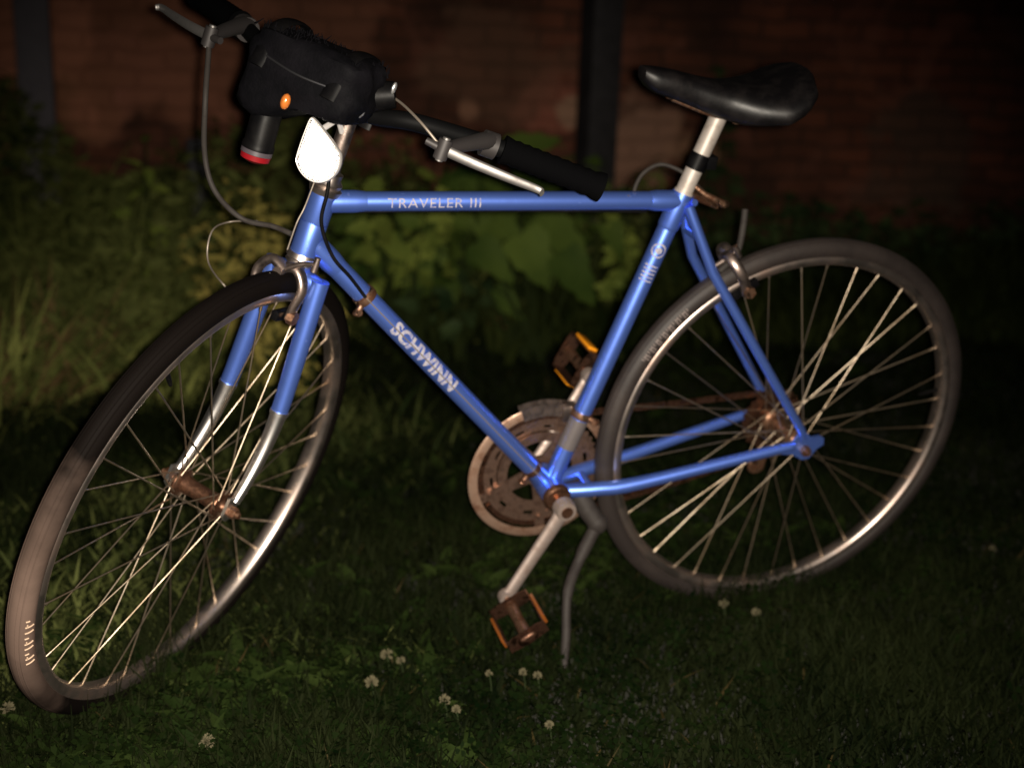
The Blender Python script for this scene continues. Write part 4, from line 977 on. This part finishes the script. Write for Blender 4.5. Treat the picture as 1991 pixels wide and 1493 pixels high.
# pedals --------------------------------------------------------------------
def pedal(P0, s_, phi, lab, refl):
    e1 = A(math.cos(phi), 0, math.sin(phi)); e2 = np.cross(e1, Y); ax_ = MB()
    ax_.tube([P0, P0 + Y * s_ * .095], [.0065, .0050], 14); ax_.revolve(P0 + Y * s_ * .050, Y, [(0, -.036), (.010, -.036), (.0085, 0), (.010, .036), (0, .036)], 18)
    pd = ax_.build("pedal", RUST, bike); pd['label'] = lab
    cgm = MB()
    for q in (-1, 1):
        c = P0 + Y * s_ * .052 + e1 * q * .032
        # long cage rails with turned ends
        cgm.plate([c - Y * .042 - e2 * .011, c - Y * .036 - e2 * .013, c + Y * .036 - e2 * .013, c + Y * .042 - e2 * .011, c + Y * .042 + e2 * .011, c + Y * .036 + e2 * .013, c - Y * .036 + e2 * .013, c - Y * .042 + e2 * .011], e1, .0022)
    for yy_ in (.012, .092):
        c = P0 + Y * s_ * yy_
        cgm.plate([c - e1 * .033 - e2 * .010, c - e1 * .020 - e2 * .013, c + e1 * .020 - e2 * .013, c + e1 * .033 - e2 * .010, c + e1 * .033 + e2 * .010, c + e1 * .020 + e2 * .013, c - e1 * .020 + e2 * .013, c - e1 * .033 + e2 * .010], Y, .0024)
    cgm.build("pedal_cage", PEDAL, pd)
    for q in (-1, 1):
        r = MB(); c = P0 + Y * s_ * .052 + e1 * q * (.0355 if refl else .0350); r.box(c, (Y, e1, e2), (.028, .0025, .0085), .0012); r.build("pedal_reflector", AMBER if s_ > 0 else DARKAMB, pd)
    r = MB(); c = P0 + Y * s_ * .096; r.ell(c, (e1, e2, Y), (.017, .010, .006), 14, .8); r.build("pedal_cap", PEDAL, pd)
pedal(BB + cdir * .17 - Y * .090, -1, math.radians(212), "near pedal hanging below the left crank arm", True)
pedal(BB - cdir * .17 + Y * .092, 1, math.radians(65), "far pedal raised behind the seat tube", True)

# kickstand ------------------------------------------------------------------
ks = MB(); K0 = BB + A(.055, -.024, -.022); K1 = A(-.428, -.176, -.305)
kb = K0 + A(.018, -.022, -.030)
ks.box(BB + A(.052, -.008, -.016), (X, Y, Z), (.018, .020, .014), .004)
ks.tube([K0 + A(-.008, .01, .012), K0 + A(.002, -.006, -.008), kb], [.016, .0165, .0150], 18); ks.ell(kb, (X, Y, Z), (.017, .016, .018), 16)
ks.tube(spline([kb, kb + A(-.032, -.020, -.050), bc(kb, K1, .45) + A(-.026, .0, 0), bc(kb, K1, .75) + A(-.012, 0, 0), K1 + A(-.003, -.006, -.022)], 6), [.0105] * 6 + [.0085] * 7 + [.0072] * 7 + [.0064] * 5, 16)
ks.build("kickstand", STAND, bike)

# front reflector --------------------------------------------------------------
RN = nrm(FWs * .62 + nrm(CB - HT) * .38 + A(0, 0, 0)); RX = nrm(np.cross(-RB[1] - .10 * RB[0], RN)) ; RY = np.cross(RN, RX)
RC_ = unp(618, 305, dep(BC - UPs * .085 + FWs * .030))
def outline(a, s_=1.0):    # teardrop: pointed top, round bottom
    # polar about the centre of the round part
    x = math.sin(a); y = -math.cos(a)
    rr = .033
    if y > .0:
        k = y ** 1.0
        return (rr * x * (1 - .0 * k) * s_, (rr * y + .016 * max(0, y) ** 2.4) * s_)
    return (rr * x * s_, rr * y * s_)
def rp(x, y, z=0): return RC_ + RX * x + RY * y + RN * z
N_ = 48; OUT = []
for i in range(N_):
    a = 2 * math.pi * i / N_; x, y = .0282 * math.sin(a), -.0310 * math.cos(a)
    if y > 0: x *= (1 - .66 * (y / .0310) ** 1.0) ; y *= 1.50
    OUT.append((x, y))
def inside(x, y):
    c = False
    for i in range(N_):
        (x0, y0), (x1, y1) = OUT[i], OUT[(i + 1) % N_]
        if (y0 > y) != (y1 > y) and x < (x1 - x0) * (y - y0) / (y1 - y0) + x0: c = not c
    return c
hz = MB(); k = N_
rings = [[rp(x * f, y * f, z) for x, y in OUT] for f, z in ((.985, .001), (1.03, .0015), (1.06, -.003), (1.0, -.012), (.55, -.014))]
vs = [q for r_ in rings for q in r_]; fs = [(i * k + j, i * k + (j + 1) % k, (i + 1) * k + (j + 1) % k, (i + 1) * k + j) for i in range(4) for j in range(k)]
fs.append(tuple(4 * k + j for j in range(k))); hz.add(vs, fs)
hz.tube([rp(0, .030, -.012), HT + UPs * .10 + FWs * .03, HT + UPs * .075], .004, 10)
refl = hz.build("reflector", CLEAR, bike); refl['label'] = "teardrop-shaped white front reflector shining brightly"
lens = MB(); a_ = .0030; hgt = a_ * math.sqrt(3) / 2; dpth = a_ / math.sqrt(6)
for r_ in range(-22, 26):
    for c_ in range(-32, 33):
        for up_ in (0, 1):
            x0 = c_ * a_ + (r_ % 2) * a_ / 2; y0 = r_ * hgt
            tri = [(x0, y0), (x0 + a_, y0), (x0 + a_ / 2, y0 + hgt)] if up_ == 0 else [(x0 + a_, y0), (x0 + 1.5 * a_, y0 + hgt), (x0 + a_ / 2, y0 + hgt)]
            gx = sum(q[0] for q in tri) / 3; gy = sum(q[1] for q in tri) / 3
            if not all(inside(*q) for q in tri) and not inside(gx, gy): continue
            if not inside(gx * 1.03, gy * 1.03): continue
            tri = [((q[0] - gx) * 1.02 + gx, (q[1] - gy) * 1.02 + gy) for q in tri]; lens.add([rp(*tri[0]), rp(*tri[1]), rp(*tri[2]), rp(gx, gy, -dpth)], [(0, 1, 3), (1, 2, 3), (2, 0, 3)])
lens.build("reflector_lens", MIRR, refl, smooth=False, fix=False)

# ------------------------------------------------------------------ bag and clip light on the handlebar (things of their own)
def to_world_obj(o): o.matrix_world = bike.matrix_world.copy()
bag_root = bpy.data.objects.new("handlebar_bag", None); COL.objects.link(bag_root)
tag(bag_root, "bulging black nylon bag strapped to the middle of the handlebar", "bag")
bp = w(BC); bag_root.location = tuple(bp)
def BW(s, f, h): return w(HP(s, f, h)) - bp
sx_, fx_, ux_ = MW @ YS, MW @ FWs, MW @ UPs
bg = MB()
bgm = bmesh.new(); bmesh.ops.create_cube(bgm, size=2); bmesh.ops.subdivide_edges(bgm, edges=bgm.edges[:], cuts=9, use_grid_fill=True)
from mathutils import noise as mn
bgm.verts.index_update(); vs = []
for q in bgm.verts:
    c = np.array(q.co); c2 = c / (np.sum(np.abs(c) ** 4.5) ** (1 / 4.5)); c2 = .82 * c2 + .18 * c
    nz = mn.noise(Vector(c * 2.1)) * .09 + mn.noise(Vector(c * 5.3 + 3)) * .04
    c2 = c2 * (1 + nz)
    vs.append(BW(.006, .052, .020) + sx_ * c2[0] * .078 + fx_ * c2[1] * .044 + ux_ * c2[2] * .041 + ux_ * .010 * (1 - c2[0]) * .4 - ux_ * .030 * max(0, -c2[2]) * min(1, max(0, (c2[0] + .15) * 1.5)))
fs = [tuple(v.index for v in f.verts) for f in bgm.faces]; bgm.free(); bg.add(vs, fs); bg.build("bag_body", FABRIC, bag_root)
fl = MB()
for s_ in (-.045, .058):
    fl.tube(spline([BW(s_, -.012, -.02), BW(s_, -.016, .03), BW(s_, .02, .068), BW(s_, .075, .064), BW(s_, .100, .015)], 6), .010, 10, flat=.25, ref=sx_)
fl.build("strap", BLACK, bag_root)
fu = MB(); R = pick(5)
for k in range(420):  # frayed pile along the top edge
    s0 = R.uniform(-.062, .075); f0 = R.uniform(0, .09); p0 = BW(s0, f0, .055 + .008 * R.random()); d = nrm(ux_ + sx_ * R.uniform(-.7, .7) + fx_ * R.uniform(-.7, .7))
    fu.tube([p0 - d * .006, p0 + d * R.uniform(.003, .009)], [.0012, .0003], 4, cap=False)
fu.build("frayed_trim", FABRIC, bag_root)
zz = MB(); zz.tube(spline([BW(-.055, .090, .028), BW(0, .102, .026), BW(.062, .092, .030)], 6), .0016, 8); zz.build("zip", mat("zip_metal", (.05, .05, .055), .4, .8), bag_root)
ol = MB(); oc = w(unp(555, 198, dep(HP(.04, .102, 0)))) - bp; ol.ell(oc, (sx_, ux_, fx_), (.006, .010, .006), 12); ol.build("small_reflector", ORANGE, bag_root)
# lamp bracket and knob on the near side of the bag
kb_ = MB()
def BU(u, v, off=0): return w(unp(u, v, dep(HP(-.05, .03, 0)) + off)) - bp
kb_.tube([BU(700, 190), BU(768, 185)], [.021, .016], 20); kb_.ell(BU(690, 200), (sx_, ux_, fx_), (.022, .026, .022), 16, .8)
kb_.build("bag_mount", BLACK, bag_root)
SCUFF = mat("scuffed_steel", (.55, .55, .56), .35, .8, noise=(200, (.2, .2, .2), .4, .7))
k2 = MB(); k2.tube([BU(676, 214, -.02), BU(668, 216, -.03)], [.0045, .006], 12); k2.build("mount_bolt", SCUFF, bag_root)
k2 = MB(); k2.ell(BU(697, 212, -.026), (sx_, ux_, fx_), (.0095, .012, .006), 14); k2.build("mount_knob", SCUFF, bag_root)
k2 = MB(); k2.ell(BU(766, 172, -.02), (sx_, ux_, fx_), (.003, .008, .004), 10); k2.build("mount_bolt", SCUFF, bag_root)

cl = bpy.data.objects.new("clip_light", None); COL.objects.link(cl); tag(cl, "small dark cylindrical light with a red end hanging under the bag", "light")
cb_ = w(unp(508, 262, dep(HP(.06, .07, -.06)))); cl.location = tuple(cb_)
du = nrm(ux_ * 1.0 + sx_ * .05)
DARKP = mat("dark_lamp_plastic", (.045, .038, .045), .4)
l1 = MB(); l1.revolve(A(0, 0, 0), du, [(0, .034), (.016, .034), (.0185, .026), (.0185, -.010), (.0200, -.012), (.0200, -.018), (0, -.018)], 26); l1.build("lamp_body", BLACK, cl)
l2 = MB(); l2.revolve(A(0, 0, 0), du, [(.0195, -.0185), (.0195, -.024), (0, -.024)], 26); l2.build("lamp_collar", DARKP, cl)
l3 = MB(); l3.revolve(A(0, 0, 0), du, [(.0188, -.0245), (.018, -.031), (.010, -.035), (0, -.036)], 26); l3.build("lamp_lens", REDP, cl)
